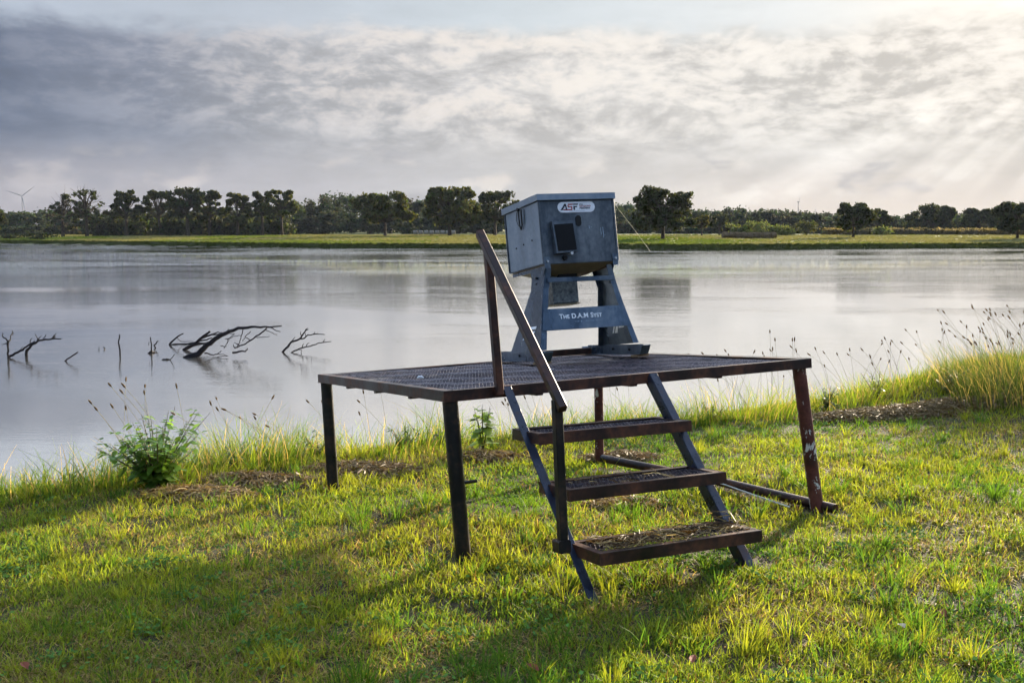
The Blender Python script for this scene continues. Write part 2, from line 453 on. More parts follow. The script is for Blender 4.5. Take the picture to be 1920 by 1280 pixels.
def leaf_mat(name, trans=.5, gain=1.0, rough=.6, spec=.2):
    m, g, out = mat(name)
    a = g.new('ShaderNodeAttribute', attribute_name='Col').outputs['Color']
    dcol = g.mix(1.0, a, (gain, gain, gain), 'MULTIPLY')
    df = g.new('ShaderNodeBsdfPrincipled'); g.link(dcol, df.inputs['Base Color']); df.inputs['Roughness'].default_value = rough
    df.inputs['Specular IOR Level'].default_value = spec
    tr = g.new('ShaderNodeBsdfTranslucent'); g.link(g.mix(1.0, dcol, (1.25, 1.2, .6), 'MULTIPLY'), tr.inputs[0])
    mx = g.new('ShaderNodeMixShader'); mx.inputs[0].default_value = trans
    g.link(df.outputs[0], mx.inputs[1]); g.link(tr.outputs[0], mx.inputs[2]); g.link(mx.outputs[0], out.inputs[0]); return m
M_grass = leaf_mat('grass_blades', .55)
M_leaf = leaf_mat('tree_leaves', .45, 1.0, .7, .1)
M_weed = leaf_mat('weed_leaves', .5, 1.0, .4, .3)
M_fargrass = leaf_mat('far_grass_blades', .18, 1.0, .9, .03)
M_bark = plain('bark', (.055, .042, .032), .9, 0, .1, .5, 3)
M_drift = plain('wet_dead_wood', (.011, .009, .010), .75, 0, .15, .5, 12)
M_straw = leaf_mat('straw', .25)

# ------------------------------------------------------------------ feeding platform
RP = Matrix(((0.902439, -0.427391, -0.054234), (0.430364, 0.900094, 0.067955), (0.019773, -0.084666, 0.996213)))
TP = Vector((-0.348798, 5.39589, 0.893771))
MWP = Matrix.Translation(TP) @ RP.to_4x4()
PW, PD, FT = 2.4, 2.452, .058
def lattice(x0, x1, y0, y1, a=.0215, b=.05, w=.0040, t=.0014, zf=None):
    """expanded metal: zigzag strands with a triangular section"""
    nx = int((x1 - x0) / a); ny = int((y1 - y0) / (b / 2))
    S = []; E = []
    I, J = np.meshgrid(np.arange(nx + 1), np.arange(ny)); I = I.ravel(); J = J.ravel()
    for sgn in (-1, 1):
        xa = x0 + I * a + np.where(J % 2 == 1, sgn * a / 2, 0); xb = x0 + I * a + np.where(J % 2 == 0, sgn * a / 2, 0)
        ya = y0 + J * b / 2; yb = ya + b / 2
        k = (np.maximum(xa, xb) < x1) & (np.minimum(xa, xb) > x0)
        S.append(np.c_[xa, ya][k]); E.append(np.c_[xb, yb][k])
    S = np.concatenate(S); E = np.concatenate(E)
    zs = zf(S[:, 0], S[:, 1]) if zf else np.zeros(len(S)); ze = zf(E[:, 0], E[:, 1]) if zf else np.zeros(len(E))
    D = E - S; Ln = np.linalg.norm(D, axis=1, keepdims=True); N = np.c_[-D[:, 1], D[:, 0]] / Ln * w / 2
    n = len(S)
    def P(Q, z, off, dz): return np.c_[Q + off, z + dz]
    V = np.stack([P(S, zs, N, -t / 2), P(S, zs, -N, -t / 2), P(S, zs, N * .2, t), P(E, ze, N, -t / 2), P(E, ze, -N, -t / 2), P(E, ze, N * .2, t)], 1).reshape(-1, 3)
    o = np.arange(n)[:, None] * 6
    F = np.concatenate([o + np.array([[0, 3, 5, 2]]), o + np.array([[2, 5, 4, 1]]), o + np.array([[1, 4, 3, 0]])])
    return V, F

plat = empty('feeding_platform', label='rusty steel grid platform on pipe legs with three-tread stair and handrail', cat='platform', mw=MWP)
def part(name, fn, material, parent=plat, smooth=False, label=None):
    mb = MB(); fn(mb); o = mb.build(name, material, parent, smooth)
    if label: o['label'] = label
    return o
th = .006
def angle_rail(mb, a, b, inward):
    """angle iron: upright leg on the outside, flat leg on top pointing inward"""
    a, b, inw = Vector(a), Vector(b), Vector(inward)
    mb.bar(a + inw * th / 2 - Vector((0, 0, FT / 2)), b + inw * th / 2 - Vector((0, 0, FT / 2)), th, FT, bev=.0015)
    mb.bar(a + inw * (.026 + th) - Vector((0, 0, th / 2 + .001)), b + inw * (.026 + th) - Vector((0, 0, th / 2 + .001)), .052, th, bev=.0015)
part('frame_rail', lambda m: angle_rail(m, (0, 0, 0), (PW, 0, 0), (0, 1, 0)), M_rust)
part('frame_rail', lambda m: angle_rail(m, (0, PD, -.002), (PW, PD, -.002), (0, -1, 0)), M_rust)
part('frame_rail', lambda m: angle_rail(m, (0, .007, .002), (0, PD - .007, .002), (1, 0, 0)), M_rust)
part('frame_rail', lambda m: angle_rail(m, (PW, .007, .002), (PW, PD - .007, .002), (-1, 0, 0)), M_rust)
for x in (.55, 1.14, 1.72):
    part('joist', lambda m: m.bar((x, .01, -.046), (x, PD - .01, -.046), .045, .045), M_rust)
for y in (.557, 1.173, 1.764):
    part('joist', lambda m: m.bar((.01, y, -.052), (PW - .01, y, -.052), .040, .038), M_rust)
def sag(x, y): return -.010 + .005 * np.sin(x * 10.6 + .4) * np.sin(y * 10.3 + 1) + .004 * np.sin(x * 4 + y * 3)
V, F = lattice(.05, PW - .05, .05, PD - .05, zf=sag)
tag(npmesh('deck_mesh', V, F, M_mesh, plat), kind='stuff')
def pipe(a, b, r=.041):
    return lambda m: m.tube([a, tuple((Vector(a) + Vector(b)) / 2), b], r, 20)
part('leg', pipe((.052, .052, -.058), (.085, .06, -1.0)), M_black, smooth=True, label='near dark pipe leg with a small peg')
part('leg', pipe((.045, PD - .055, -.058), (.05, PD - .05, -1.0)), M_black, smooth=True)
part('leg', pipe((PW - .055, .052, -.058), (PW + .055, .06, -1.06)), M_red, smooth=True, label='red pipe leg with flaking white paint')
part('leg', pipe((2.285, PD - .06, -.058), (2.25, PD - .05, -1.0), .036), M_red, smooth=True, label='rear red pipe leg with pale flaked paint')
part('leg_peg', lambda m: m.tube([(.09, .045, -.487), (.175, .05, -.487)], .009, 8), M_black, smooth=True)
def skid(m):
    Mi = MWP.inverted()
    a = on_z(1566, 963, -.0); b = on_z(1345, 912, -.03); c = on_z(1130, 866, -.06)
    m.tube([Mi @ (p + Vector((0, 0, dz))) for p, dz in ((a, .030), (b, .040), (c, .03))], .031, 14)
part('base_skid', skid, M_rust, smooth=True, label='rusty pipe lying on the grass between the red legs')
def conduit(m):
    Mi = MWP.inverted()
    m.tube([Mi @ (on_z(px, py, 0) + Vector((0, 0, z))) for px, py, z in ((1290, 903, .05), (1360, 924, .055), (1430, 948, .05), (1480, 962, .04))], .005, 8)
part('guide_wire', conduit, plain('pale_wire', (.55, .54, .50), .5), smooth=True)

# stair
XL, XR = .346, 1.25
sa, sb = Vector((0, -.022, -.004)), Vector((0, -.845, -.955))
sdir = (sb - sa).normalized(); snorm = Vector((0, -sdir.z * -1, 0)); snorm = Vector((1, 0, 0)).cross(sdir).normalized()
if snorm.y > 0: snorm = -snorm
def stringer(x, web, ext):
    def fn(m):
        a = Vector((x, 0, 0)) + sa; b = Vector((x, 0, 0)) + sb + sdir * ext
        m.bar(a, b, .048, .007, up=snorm, bev=.0015)
        off = Vector((web * .0205, 0, 0)) - snorm * .036
        m.bar(a + off, b + off, .007, .064, up=snorm, bev=.0015)
    return fn
part('stair_stringer', stringer(XL, 1, .03), M_blue)
part('stair_stringer', stringer(XR, -1, .0), M_blue)
treads = [(-.232, -.355, -.045), (-.474, -.640, -.325), (-.728, -.905, -.590)]
for i, (z, y0, y1) in enumerate(treads):
    x0, x1 = .352, 1.262
    def fn(m, z=z, y0=y0, y1=y1):
        dz = .010
        def P(x, y): return Vector((x, y, z + dz - 2 * dz * (x - x0) / (x1 - x0)))
        fh = .058
        for (p, q, inw) in ((P(x0, y0), P(x1, y0), Vector((0, 1, 0))), (P(x0, y1), P(x1, y1), Vector((0, -1, 0)))):
            m.bar(p + inw * .003 - Vector((0, 0, fh / 2)), q + inw * .003 - Vector((0, 0, fh / 2)), .006, fh, bev=.0015)
            m.bar(p + inw * .023 - Vector((0, 0, .004)), q + inw * .023 - Vector((0, 0, .004)), .038, .006, bev=.0015)
        for (p, q, inw) in ((P(x0, y0 + .007), P(x0, y1 - .007), Vector((1, 0, 0))), (P(x1, y0 + .007), P(x1, y1 - .007), Vector((-1, 0, 0)))):
            m.bar(p + inw * .003 - Vector((0, 0, fh / 2)), q + inw * .003 - Vector((0, 0, fh / 2)), .006, fh - .002, bev=.0015)
            m.bar(p + inw * .023 - Vector((0, 0, .0055)), q + inw * .023 - Vector((0, 0, .0055)), .038, .006, bev=.0015)
    t = part('stair_tread', fn, M_rust)
    V, F = lattice(x0 + .03, x1 - .03, y0 + .03, y1 - .03, a=.022, b=.046, w=.0040, zf=lambda x, y, z=z: z - .010 - .022 * (x - .8))
    tag(npmesh('tread_mesh', V, F, M_mesh, t), kind='stuff')
# handrail
part('handrail_post', lambda m: m.bar((.296, -.036, -.04), (.278, -.026, .725), .040, .040, up=(0, 1, 0)), M_rust)
part('handrail_post', lambda m: m.bar((.288, -.676, -.735), (.288, -.690, -.03), .042, .042, up=(0, 1, 0)), M_black)
part('handrail', lambda m: m.bar((.262, .030, .805), (.290, -.742, -.070), .040, .046, up=(0, 1, .9), bev=.003), M_rust)
part('rail_bracket', lambda m: m.box((.285, -.668, -.715), (.032, .034, .030), bev=.006), M_black)

# ------------------------------------------------------------------ fish feeder
RB = Matrix(((0.921188, -0.379512, -0.085923), (0.387707, 0.913975, 0.119722), (0.033096, -0.1436, 0.989082)))
KS = 1.16 / 1.2
TB = Vector((0.232761, 7.722594, -0.226977)) * KS + Vector((0, 0, CAM_Z))   # front left lower corner of the hopper box
BASE = Vector((.30, .30, -.66)) * KS
MWF = Matrix.Translation(TB) @ RB.to_4x4() @ Matrix.Translation(BASE)
MF2P = MWP.inverted() @ MWF
feeder = empty('fish_feeder', label='galvanised box fish feeder on flared blue-grey stand standing on the platform', cat='feeder', mw=MWF)
def L(x, y, z): return Vector((x, y, z)) * KS - BASE
def deckz(x, y):
    """hopper-frame z (unscaled) at which the deck lies below (x, y)"""
    p0 = MF2P @ L(x, y, 0); p1 = MF2P @ L(x, y, -1)
    return -(p0.z - .004) / (p0.z - p1.z)
def fpart(name, fn, material, parent=feeder, smooth=False, label=None):
    return part(name, fn, material, parent, smooth, label)
BW, BD, BH = .60, .643, .46
def hopper(m):
    m.plate([L(0, 0, 0), L(BW, 0, 0), L(BW, 0, BH), L(0, 0, BH)], (0, 1, 0), .003)
    m.plate([L(0, BD, 0), L(BW, BD, 0), L(BW, BD, BH), L(0, BD, BH)], (0, 1, 0), .003)
    m.plate([L(.003, .004, 0), L(.003, BD - .004, 0), L(.003, BD - .004, BH), L(.003, .004, BH)], (1, 0, 0), .003)
    m.plate([L(BW - .003, .004, 0), L(BW - .003, BD - .004, 0), L(BW - .003, BD - .004, BH), L(BW - .003, .004, BH)], (1, 0, 0), .003)
    m.plate([L(.006, .006, .002), L(BW - .006, .006, .002), L(BW - .006, BD - .006, .002), L(.006, BD - .006, .002)], (0, 0, 1), .003)
    for (x, y) in ((-.003, -.003), (BW + .003, -.003), (-.003, BD + .003), (BW + .003, BD + .003)):   # folded corner seams
        m.bar(L(x, y, .002), L(x, y, BH - .002), .016, .010, up=(0, 1, 0), bev=.002)
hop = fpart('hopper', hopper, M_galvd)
fpart('side_panel', lambda m: m.plate([L(-.0035, .016, .006), L(-.0035, BD - .016, .006), L(-.0035, BD - .016, BH - .004), L(-.0035, .016, BH - .004)], (1, 0, 0), .003), M_galv)  # extra lighter sheet: the left side's brighter light put into its colour
def lid(m):
    x0, x1, y0, y1, z0, z1 = -.024, BW + .014, -.024, BD + .022, .462, .503
    m.plate([L(x0, y0, z1), L(x1, y0, z1), L(x1, y1, z1), L(x0, y1, z1)], (0, 0, 1), .006)
    zc = (z0 + z1) / 2 - .002
    m.bar(L(x0, y0 + .003, zc), L(x1, y0 + .003, zc), .005, (z1 - z0) * KS, bev=.0012)
    m.bar(L(x0, y1 - .003, zc), L(x1, y1 - .003, zc), .005, (z1 - z0) * KS, bev=.0012)
    m.bar(L(x0 + .003, y0 + .008, zc), L(x0 + .003, y1 - .008, zc), .005, (z1 - z0) * KS, bev=.0012)
    m.bar(L(x1 - .003, y0 + .008, zc), L(x1 - .003, y1 - .008, zc), .005, (z1 - z0) * KS, bev=.0012)
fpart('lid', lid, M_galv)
def latch(m):
    m.tube([L(-.016, .352, .452), L(-.016, .345, .33), L(-.016, .325, .30), L(-.016, .300, .33), L(-.016, .297, .445)], .0055, 8)
    m.tube([L(-.010, .352, .455), L(-.024, .352, .455)], .013, 12)
fpart('latch', latch, M_blackp, smooth=True)
fpart('latch_wire', lambda m: m.tube([L(-.010, .40, .44), L(-.012, .41, .38), L(-.012, .375, .33)], .0022, 5), M_blackp)
fpart('latch_wire', lambda m: m.tube([L(-.010, .255, .44), L(-.012, .25, .38), L(-.012, .275, .33)], .0022, 5), M_blackp)
for (y, z) in ((.47, .175), (.325, .185), (.165, .195)):
    fpart('rivet', lambda m: m.tube([L(-.004, y, z), L(-.011, y, z)], [.0075, .004], 8), M_blackp, hop)
# sticker with lettering
def pill(x0, x1, z0, z1, y):
    r = (z1 - z0) / 2; zc = (z0 + z1) / 2; pts = []
    for k in range(9): t = -math.pi / 2 + math.pi * k / 8; pts.append(L(x1 - r + r * math.cos(t), y, zc + r * math.sin(t)))
    for k in range(9): t = math.pi / 2 + math.pi * k / 8; pts.append(L(x0 + r + r * math.cos(t), y, zc + r * math.sin(t)))
    return pts
sticker = fpart('sticker', lambda m: m.plate(pill(.143, .447, .368, .446, -.004), (0, 1, 0), .002), M_white)
def text_part(name, body, material, parent, x, y, z, size, shear=0, sx=1.0, bold=0.0, small=None):
    cu = bpy.data.curves.new(name, 'FONT'); cu.body = body; cu.size = size * KS; cu.extrude = .0006; cu.shear = shear; cu.offset = bold
    cu.space_character = 1.06
    if small:
        for i in small: cu.body_format[i].use_small_caps = True
        cu.small_caps_scale = .78
    o = bpy.data.objects.new(name, cu); C.objects.link(o)
    dg = bpy.context.evaluated_depsgraph_get(); dg.update()
    me = bpy.data.meshes.new_from_object(o.evaluated_get(dg)); bpy.data.objects.remove(o)
    me.transform(Matrix.Translation(L(x, y, z)) @ Matrix(((sx, 0, 0, 0), (0, 0, -1, 0), (0, 1, 0, 0), (0, 0, 0, 1))))
    me.materials.clear(); me.materials.append(material)
    return link(bpy.data.objects.new(name, me), parent)
def quadrow(polys, y):
    def fn(m):
        for q in polys: m.plate([L(a, y, b) for a, b in q], (0, 1, 0), .0014)
    return fn
yS = -.0058
# A : two slanted strokes without bar, S : red, F : navy
fpart('logo_letter', quadrow([[(.165, .386), (.180, .386), (.211, .424), (.211, .432), (.199, .432)], [(.199, .432), (.211, .432), (.222, .386), (.208, .386), (.2075, .405)]], yS), M_ink, sticker)
fpart('logo_letter', quadrow([[(.226, .432), (.268, .432), (.265, .423), (.232, .423)], [(.224, .423), (.233, .423), (.233, .409), (.224, .409)], [(.226, .413), (.262, .413), (.262, .405), (.226, .405)],
                              [(.253, .405), (.262, .405), (.262, .392), (.253, .392)], [(.186, .392), (.262, .392), (.259, .384), (.190, .384)]], yS), M_redink, sticker)
fpart('logo_letter', quadrow([[(.270, .432), (.312, .432), (.308, .423), (.270, .423)], [(.270, .414), (.304, .414), (.300, .405), (.283, .405), (.283, .386), (.271, .386)]], yS), M_ink, sticker)
text_part('sticker_text', 'ALL', M_ink, sticker, .320, yS, .422, .017, .1, 1.2, .0002)
text_part('sticker_text', 'SEASONS', M_redink, sticker, .320, yS, .407, .017, .1, 1.25, .0002)
text_part('sticker_text', 'FEEDERS', M_ink, sticker, .320, yS, .392, .017, .1, 1.28, .0004)
fpart('sticker_line', quadrow([[(.235, .3775), (.365, .3775), (.365, .3755), (.235, .3755)]], yS), M_faint, sticker)
def oval(m):
    m.plate([L(.303 + .023 * math.cos(t), -.0035, .306 + .024 * math.sin(t) + (.016 if math.sin(t) > 0 else -.016)) for t in [2 * math.pi * k / 20 for k in range(20)]], (0, 1, 0), .004)
fpart('sight_hole', oval, M_blackp)
for (x, z0_, z1_) in ((.478, .25, .20), (.497, .255, .175), (.508, .20, .19), (.385, .27, .245), (.40, .262, .255)):
    fpart('drip_mark', lambda m: m.plate([L(x, -.0025, z0_), L(x + .004, -.0025, z0_ - .004), L(x + .006, -.0025, z1_), L(x + .002, -.0025, z1_)], (0, 1, 0), .0012), M_faint, hop)
# timer / solar box on the front, tipped slightly
def cbox(m):
    m.plate([L(.070, -.042, .300), L(.243, -.042, .304), L(.252, -.058, .076), L(.080, -.058, .070)], (0, -1, .08), .006)
    m.plate([L(.070, -.002, .300), L(.243, -.002, .304), L(.243, -.044, .304), L(.070, -.044, .300)], (0, 0, 1), .004)
    m.plate([L(.080, -.002, .070), L(.252, -.002, .076), L(.252, -.06, .076), L(.080, -.06, .070)], (0, 0, 1), .004)
    m.plate([L(.072, -.002, .296), L(.072, -.044, .296), L(.082, -.058, .072), L(.082, -.002, .072)], (1, 0, 0), .004)
    m.plate([L(.241, -.002, .300), L(.241, -.044, .300), L(.251, -.058, .078), L(.251, -.002, .078)], (1, 0, 0), .004)
cb = fpart('control_box', cbox, M_galvd)
fpart('black_window', lambda m: m.plate([L(.083, -.0495, .278), L(.233, -.0495, .282), L(.242, -.0605, .088), L(.092, -.0605, .082)], (0, -1, .08), .004), M_glass, cb)
fpart('knob', lambda m: m.tube([L(.19, -.062, .062), L(.19, -.085, .062)], .011, 12), M_bolt, cb, True)
fpart('lock', lambda m: m.tube([L(.165, -.002, .036), L(.165, -.022, .036)], .016, 12), M_blackp, smooth=True)
# corner brackets with bolts
for x in (.022, .577):
    b = fpart('corner_bracket', lambda m: m.plate([L(x - .022, -.008, -.032), L(x + .022, -.008, -.032), L(x + .022, -.008, .052), L(x - .022, -.008, .052)], (0, 1, 0), .004), M_stand)
    fpart('bolt', lambda m: m.tube([L(x, -.008, .018), L(x, -.024, .018)], [.010, .008], 8), M_bolt, b, True)
# funnel underside, chute board and motor box
def funnel(m):
    c = [L(.17, .20, -.075), L(.43, .20, -.075), L(.43, .44, -.075), L(.17, .44, -.075)]
    o = [L(.01, .01, -.004), L(BW - .01, .01, -.004), L(BW - .01, BD - .01, -.004), L(.01, BD - .01, -.004)]
    for i in range(4): m.plate([o[i], o[(i + 1) % 4], c[(i + 1) % 4], c[i]], (0, 0, 1), .003)
fpart('funnel', funnel, M_tan)
fpart('chute', lambda m: m.plate([L(.34, .16, -.078), L(.36, .42, -.078), L(.60, .42, -.02), L(.60, .10, -.02)], (.2, 0, 1), .022), M_wood)
mot = fpart('motor_housing', lambda m: m.box(L(.245, .30, -.175), (.105 * KS, .10 * KS, .105 * KS), bev=.006), M_stone)
fpart('motor_cap', lambda m: m.box(L(.262, .185, -.062), (.075 * KS, .015, .030), bev=.005), M_blackp, mot)
fpart('spreader_spout', lambda m: m.tube([L(.23, .17, -.062), L(.23, .20, -.062)], .026, 14), M_blackp, mot, True)
fpart('throw_plate', lambda m: m.box(L(.245, .30, -.287), (.112 * KS, .107 * KS, .004)), M_tan, mot)
# stand: folded side panels
SL = .22
def px_(z, side): return (SL * (z + .17)) if side < 0 else BW - SL * (z + .17)
prof = [(-.02, .045, .30), (-.10, .048, .285), (-.17, .048, .277), (-.32, .030, .362), (-.62, -.030, .540)]
def side_panel(side):
    def fn(m):
        front = [L(px_(z, side), a, z) for z, a, b in prof]; back = [L(px_(z, side), b, z) for z, a, b in prof]
        for i in range(4):
            m.plate([front[i], front[i + 1], back[i + 1], back[i]], (1, 0, SL * (-side)), .004)
        w = .040 * (-side)
        for P_, zz in ((front, 0), (back, 0)):
            for i in range(4):
                a, b = P_[i], P_[i + 1]
                ins = Vector((w, 0, 0)) * KS
                m.plate([a, b, b + ins * 1.15, a + ins], (0, 1, 0), .004)
    return fn
legs = {}
for s in (-1, 1):
    legs[s] = fpart('stand_leg', side_panel(s), M_stand)
    # gusset that bolts the leg to the hopper
    x = px_(-.06, s) + s * .006
    gus = fpart('gusset', lambda m: m.plate([L(x, .020, -.002), L(x, .640, -.002), L(x, .640, -.032), L(x, .300, -.036), L(x, .262, -.10), L(x, .20, -.155), L(x, .13, -.155), L(x, .030, -.03)], (1, 0, 0), .004), M_stand)
    for z in (-.085, -.125):
        fpart('bolt', lambda m: m.tube([L(x, .185, z), L(x + s * .012, .185, z)], .009, 8), M_blackp, gus, True)
fpart('top_bar', lambda m: m.bar(L(.03, .034, -.114), L(.57, .034, -.122), .006, .034), M_stand)
zt, zb = -.325, -.482
wb = fpart('cross_panel', lambda m: m.plate([L(px_(zt, -1) + .006, .0205, zt), L(px_(zt, 1) - .006, .0205, zt - .006), L(px_(zb, 1) - .004, -.011, zb - .006), L(px_(zb, -1) + .004, -.011, zb)], (0, -1, .2), .004), M_stand)
def on_panel(a, z, lift=.0045): return .0205 + (z - zt) * (.0315 / (zt - zb)) * 1.0 - lift
def panel_text(body, x, z, size, material, small=None, bold=0.0, sx=1.0):
    o = text_part('panel_lettering', body, material, wb, 0, 0, 0, size, 0, sx, bold, small)
    o.data.transform(Matrix.Translation(BASE))
    tilt = math.atan((.0315) / (zt - zb))
    o.data.transform(Matrix.Translation(L(x, on_panel(x, z), z)) @ Matrix.Rotation(-tilt, 4, 'X') @ Matrix.Rotation(.012, 4, 'Y'))
    return o
panel_text('The D.A.M Syst', .085, -.402, .050, M_paint, [1, 2, 11, 12, 13], .0011, 1.0)
def specks(m):
    r = random.Random(5); x = .17
    while x < .42:
        wdt = r.uniform(.004, .011)
        if r.random() < .72:
            y = on_panel(x, -.428)
            m.box(L(x, y, -.428 - .012 * (x - .17) + r.uniform(-.001, .001)), (wdt / 2, .0006, r.uniform(.0015, .0035)))
        x += wdt + r.uniform(.004, .010)
fpart('faded_marks', specks, M_faint, wb)['kind'] = 'stuff'
# emblem on both legs : slanted strokes
def emblem(s):
    def fn(m):
        def P(y, z): return L(px_(z, s) + (-.004 if s < 0 else -.004), y, z)
        sets = [[(.300, -.530), (.322, -.530), (.235, -.440), (.218, -.440)], [(.240, -.530), (.284, -.530), (.232, -.478), (.205, -.478)],
                [(.085, -.440), (.205, -.440), (.212, -.460), (.096, -.460)], [(.106, -.474), (.190, -.474), (.200, -.494), (.120, -.494)]]
        for q in sets: m.plate([P(*c) for c in q], (1, 0, 0), .0015)
    return fn
for s in (-1, 1): fpart('emblem', emblem(s), M_paint, legs[s])
# feet : folded channels along the deck with turned-up ends
for s in (-1, 1):
    x = px_(-.62, s) + (.004 if s < 0 else -.004)
    def foot(m, x=x, s=s):
        ys = [-.10, .30, .80]; zb_ = [deckz(x, y) + (.022 if y < 0 else .012 if y < .5 else .002) for y in ys]
        for i in range(2):
            m.plate([L(x, ys[i], zb_[i]), L(x, ys[i + 1], zb_[i + 1]), L(x, ys[i + 1], zb_[i + 1] + .072), L(x, ys[i], zb_[i] + .072)], (1, 0, 0), .004)
            m.plate([L(x - .036, ys[i], zb_[i]), L(x + .036, ys[i], zb_[i]), L(x + .036, ys[i + 1], zb_[i + 1]), L(x - .036, ys[i + 1], zb_[i + 1])], (0, 0, 1), .004)
        for y, dy, zz in ((ys[0], -.05, zb_[0]), (ys[2], .05, zb_[2])):
            m.plate([L(x - .036, y, zz), L(x + .036, y, zz), L(x + .036, y + dy, zz + .062), L(x - .036, y + dy, zz + .062)], (0, 1, 1), .004)
    ft = fpart('stand_foot', foot, M_stand)
    for y in (.10, .36):
        zz = deckz(x, y) + .05
        fpart('bolt', lambda m: m.tube([L(x - .006, y, zz), L(x - .014, y, zz)], .009, 8), M_blackp, ft, True)
fpart('rear_bar', lambda m: m.bar(L(-.08, .74, deckz(0, .74) + .03), L(.68, .74, deckz(.6, .74) + .03), .04, .05), M_rust)
fpart('drooping_strand', lambda m: m.tube([L(BW + .012, .03, .455), L(.72, .05, .33), L(.83, .07, .20), L(.935, .09, .07)], .0010, 5), M_silk)
for x, s in ((px_(-.62, -1), -1), (px_(-.62, 1), 1)):
    z = deckz(x, -.02); p = L(x + .002, -.03, z + .007)
    mb = MB(); mb.box((0, 0, 0), (.05, .045, .0085), bev=.002); o = mb.build('shim', M_wood)
    o.matrix_world = MWF @ Matrix.Translation(p)
    tag(o, 'thin brown wooden shim under the %s foot of the fish feeder' % ('left' if s < 0 else 'right'), 'shim')

# litter on the deck and treads
def pw(x, y, z): return MWP @ Vector((x, y, z))
mb = MB(); mb.tube([(-.022, 0, .006), (-.008, .004, .010), (.010, .002, .009), (.024, -.004, .004)], [.003, .010, .011, .003], 7)
o = mb.build('pale_feed_clump', plain('chalky_white', (.7, .7, .72), .8), smooth=True); o.matrix_world = Matrix.Translation(pw(.30, 1.15, -.004)) @ RP.to_4x4()
tag(o, 'small whitish clump lying on the left of the deck', 'clump')
mb = MB(); mb.plate([(-.03, -.004, 0), (.0, -.009, .003), (.032, 0, .002), (.0, .007, .003)], (0, 0, 1), .002)
o = mb.build('fallen_feather', plain('feather_white', (.75, .68, .66), .8)); o.matrix_world = Matrix.Translation(pw(1.10, .95, -.001)) @ RP.to_4x4()
tag(o, 'tiny pale feather lying in the middle of the deck', 'feather')

# ------------------------------------------------------------------ leaf cloud helper
def leaf_quads(centers, size, r, flat=.0, nrm=None, aspect=.75):
    n = len(centers)
    a = r.normal(size=(n, 3)); a /= np.linalg.norm(a, axis=1, keepdims=True)
    b = r.normal(size=(n, 3)); b -= a * (a * b).sum(1, keepdims=True); b /= np.linalg.norm(b, axis=1, keepdims=True)
    s = size * r.uniform(.6, 1.3, (n, 1)); a = a * s; b = b * s * aspect
    V = np.stack([centers - a, centers - b * .8, centers + a, centers + b * .8], 1).reshape(-1, 3)
    F = np.arange(4 * n).reshape(-1, 4)
    return V, F
def leaf_cols(n, base, r, var=.3, k=4):
    c = np.array(base)[None, :] * (1 + var * r.normal(size=(n, 1))) * (1 + .1 * r.normal(size=(n, 3)))
    return np.repeat(np.clip(c, .004, .6), k, 0)

def make_tree(name, label, pxx, top, wpx, D, seed, base=(.030, .036, .014), dens=1.0, trunk_h=.30, group='oaks on the far bank', leaf=.34, lean=0, wide=1.0, low=.30, sparse=False, clumps=46):
    r = np.random.default_rng(seed)
    p = at(pxx, 436, D); x, y = p.x, p.y; z = H(x, y) - .1
    h = at(pxx, top, D).z - z; w = wpx / 2000 * D
    root = empty(name, (x, y, z), label, 'tree', group)
    mb = MB(); th_ = h * trunk_h; rad = h * .032
    tp = [(0, 0, 0), (lean * .2, 0, th_ * .5), (lean * .5, .1, th_), (lean * .8, 0, h * .62), (lean, .1, h * .85)]
    mb.tube(tp, [rad * 1.35, rad, rad * .85, rad * .45, rad * .12], 9)
    cl = []; ph = seed * 1.7; clumps = int(clumps * 1.05)
    for i in range(clumps):
        u = i / clumps
        fz = low + (1 - low) * (r.random() ** .85) * .93
        # dome outline: widest around 45 % of the crown
        prof_ = math.sin(math.pi * min(1, max(0.08, .22 + .78 * (1 - (fz - low) / (1 - low) * 1.0)) * .5 + .0) ** .9) if False else math.sqrt(max(.05, 1 - ((fz - low - .18) / (1 - low - .10)) ** 2 * (1.0 if fz > low + .18 else 6)))
        rr = w / 2 * prof_ * (.35 + .65 * math.sqrt(r.random())) * .88
        t = 2.39996 * i + r.normal() * .4
        rr *= 1.04 + .28 * math.sin(t * 1.0 + ph) * math.sin(fz * 7 + ph * 2) + .12 * math.sin(3 * t + ph)
        c = np.array([rr * math.cos(t) + lean * fz, rr * math.sin(t) * .9, h * fz * .96])
        cl.append(c)
        if r.random() < (.75 if not sparse else .95):
            sz = th_ + (fz * h - th_) * r.uniform(.05, .45)
            s0 = np.array([lean * .5 * min(1, sz / h * 2), 0, sz]); m_ = (s0 + c) / 2 + np.array([r.normal() * .06 * w, r.normal() * .06 * w, h * .03])
            rr0 = rad * r.uniform(.26, .48)
            mb.tube([s0, m_, c], [rr0, rr0 * .7, rr0 * .25], 5)
            if sparse:
                for _ in range(3):
                    e = c + r.normal(size=3) * w * .12 + np.array([0, 0, h * .03]); mb.tube([m_, (m_ + e) / 2 + r.normal(size=3) * w * .02, e], [rr0 * .5, rr0 * .35, rr0 * .15], 4)
    mb.build('trunk', M_bark, root)
    pts = []
    for c in cl:
        n = int(max(6, dens * r.uniform(40, 105)))
        cr = w * r.uniform(.05, .125)
        q = r.normal(size=(n, 3)); q /= np.linalg.norm(q, axis=1, keepdims=True); q *= (r.random((n, 1)) ** .45) * cr * np.array([1.15, 1.15, .72])
        pts.append(c + q)
    P = np.concatenate(pts)
    V, F = leaf_quads(P, leaf * 1.25, r)
    npmesh('crown', V, F, M_leaf, root, leaf_cols(len(P), base, r))
    return root

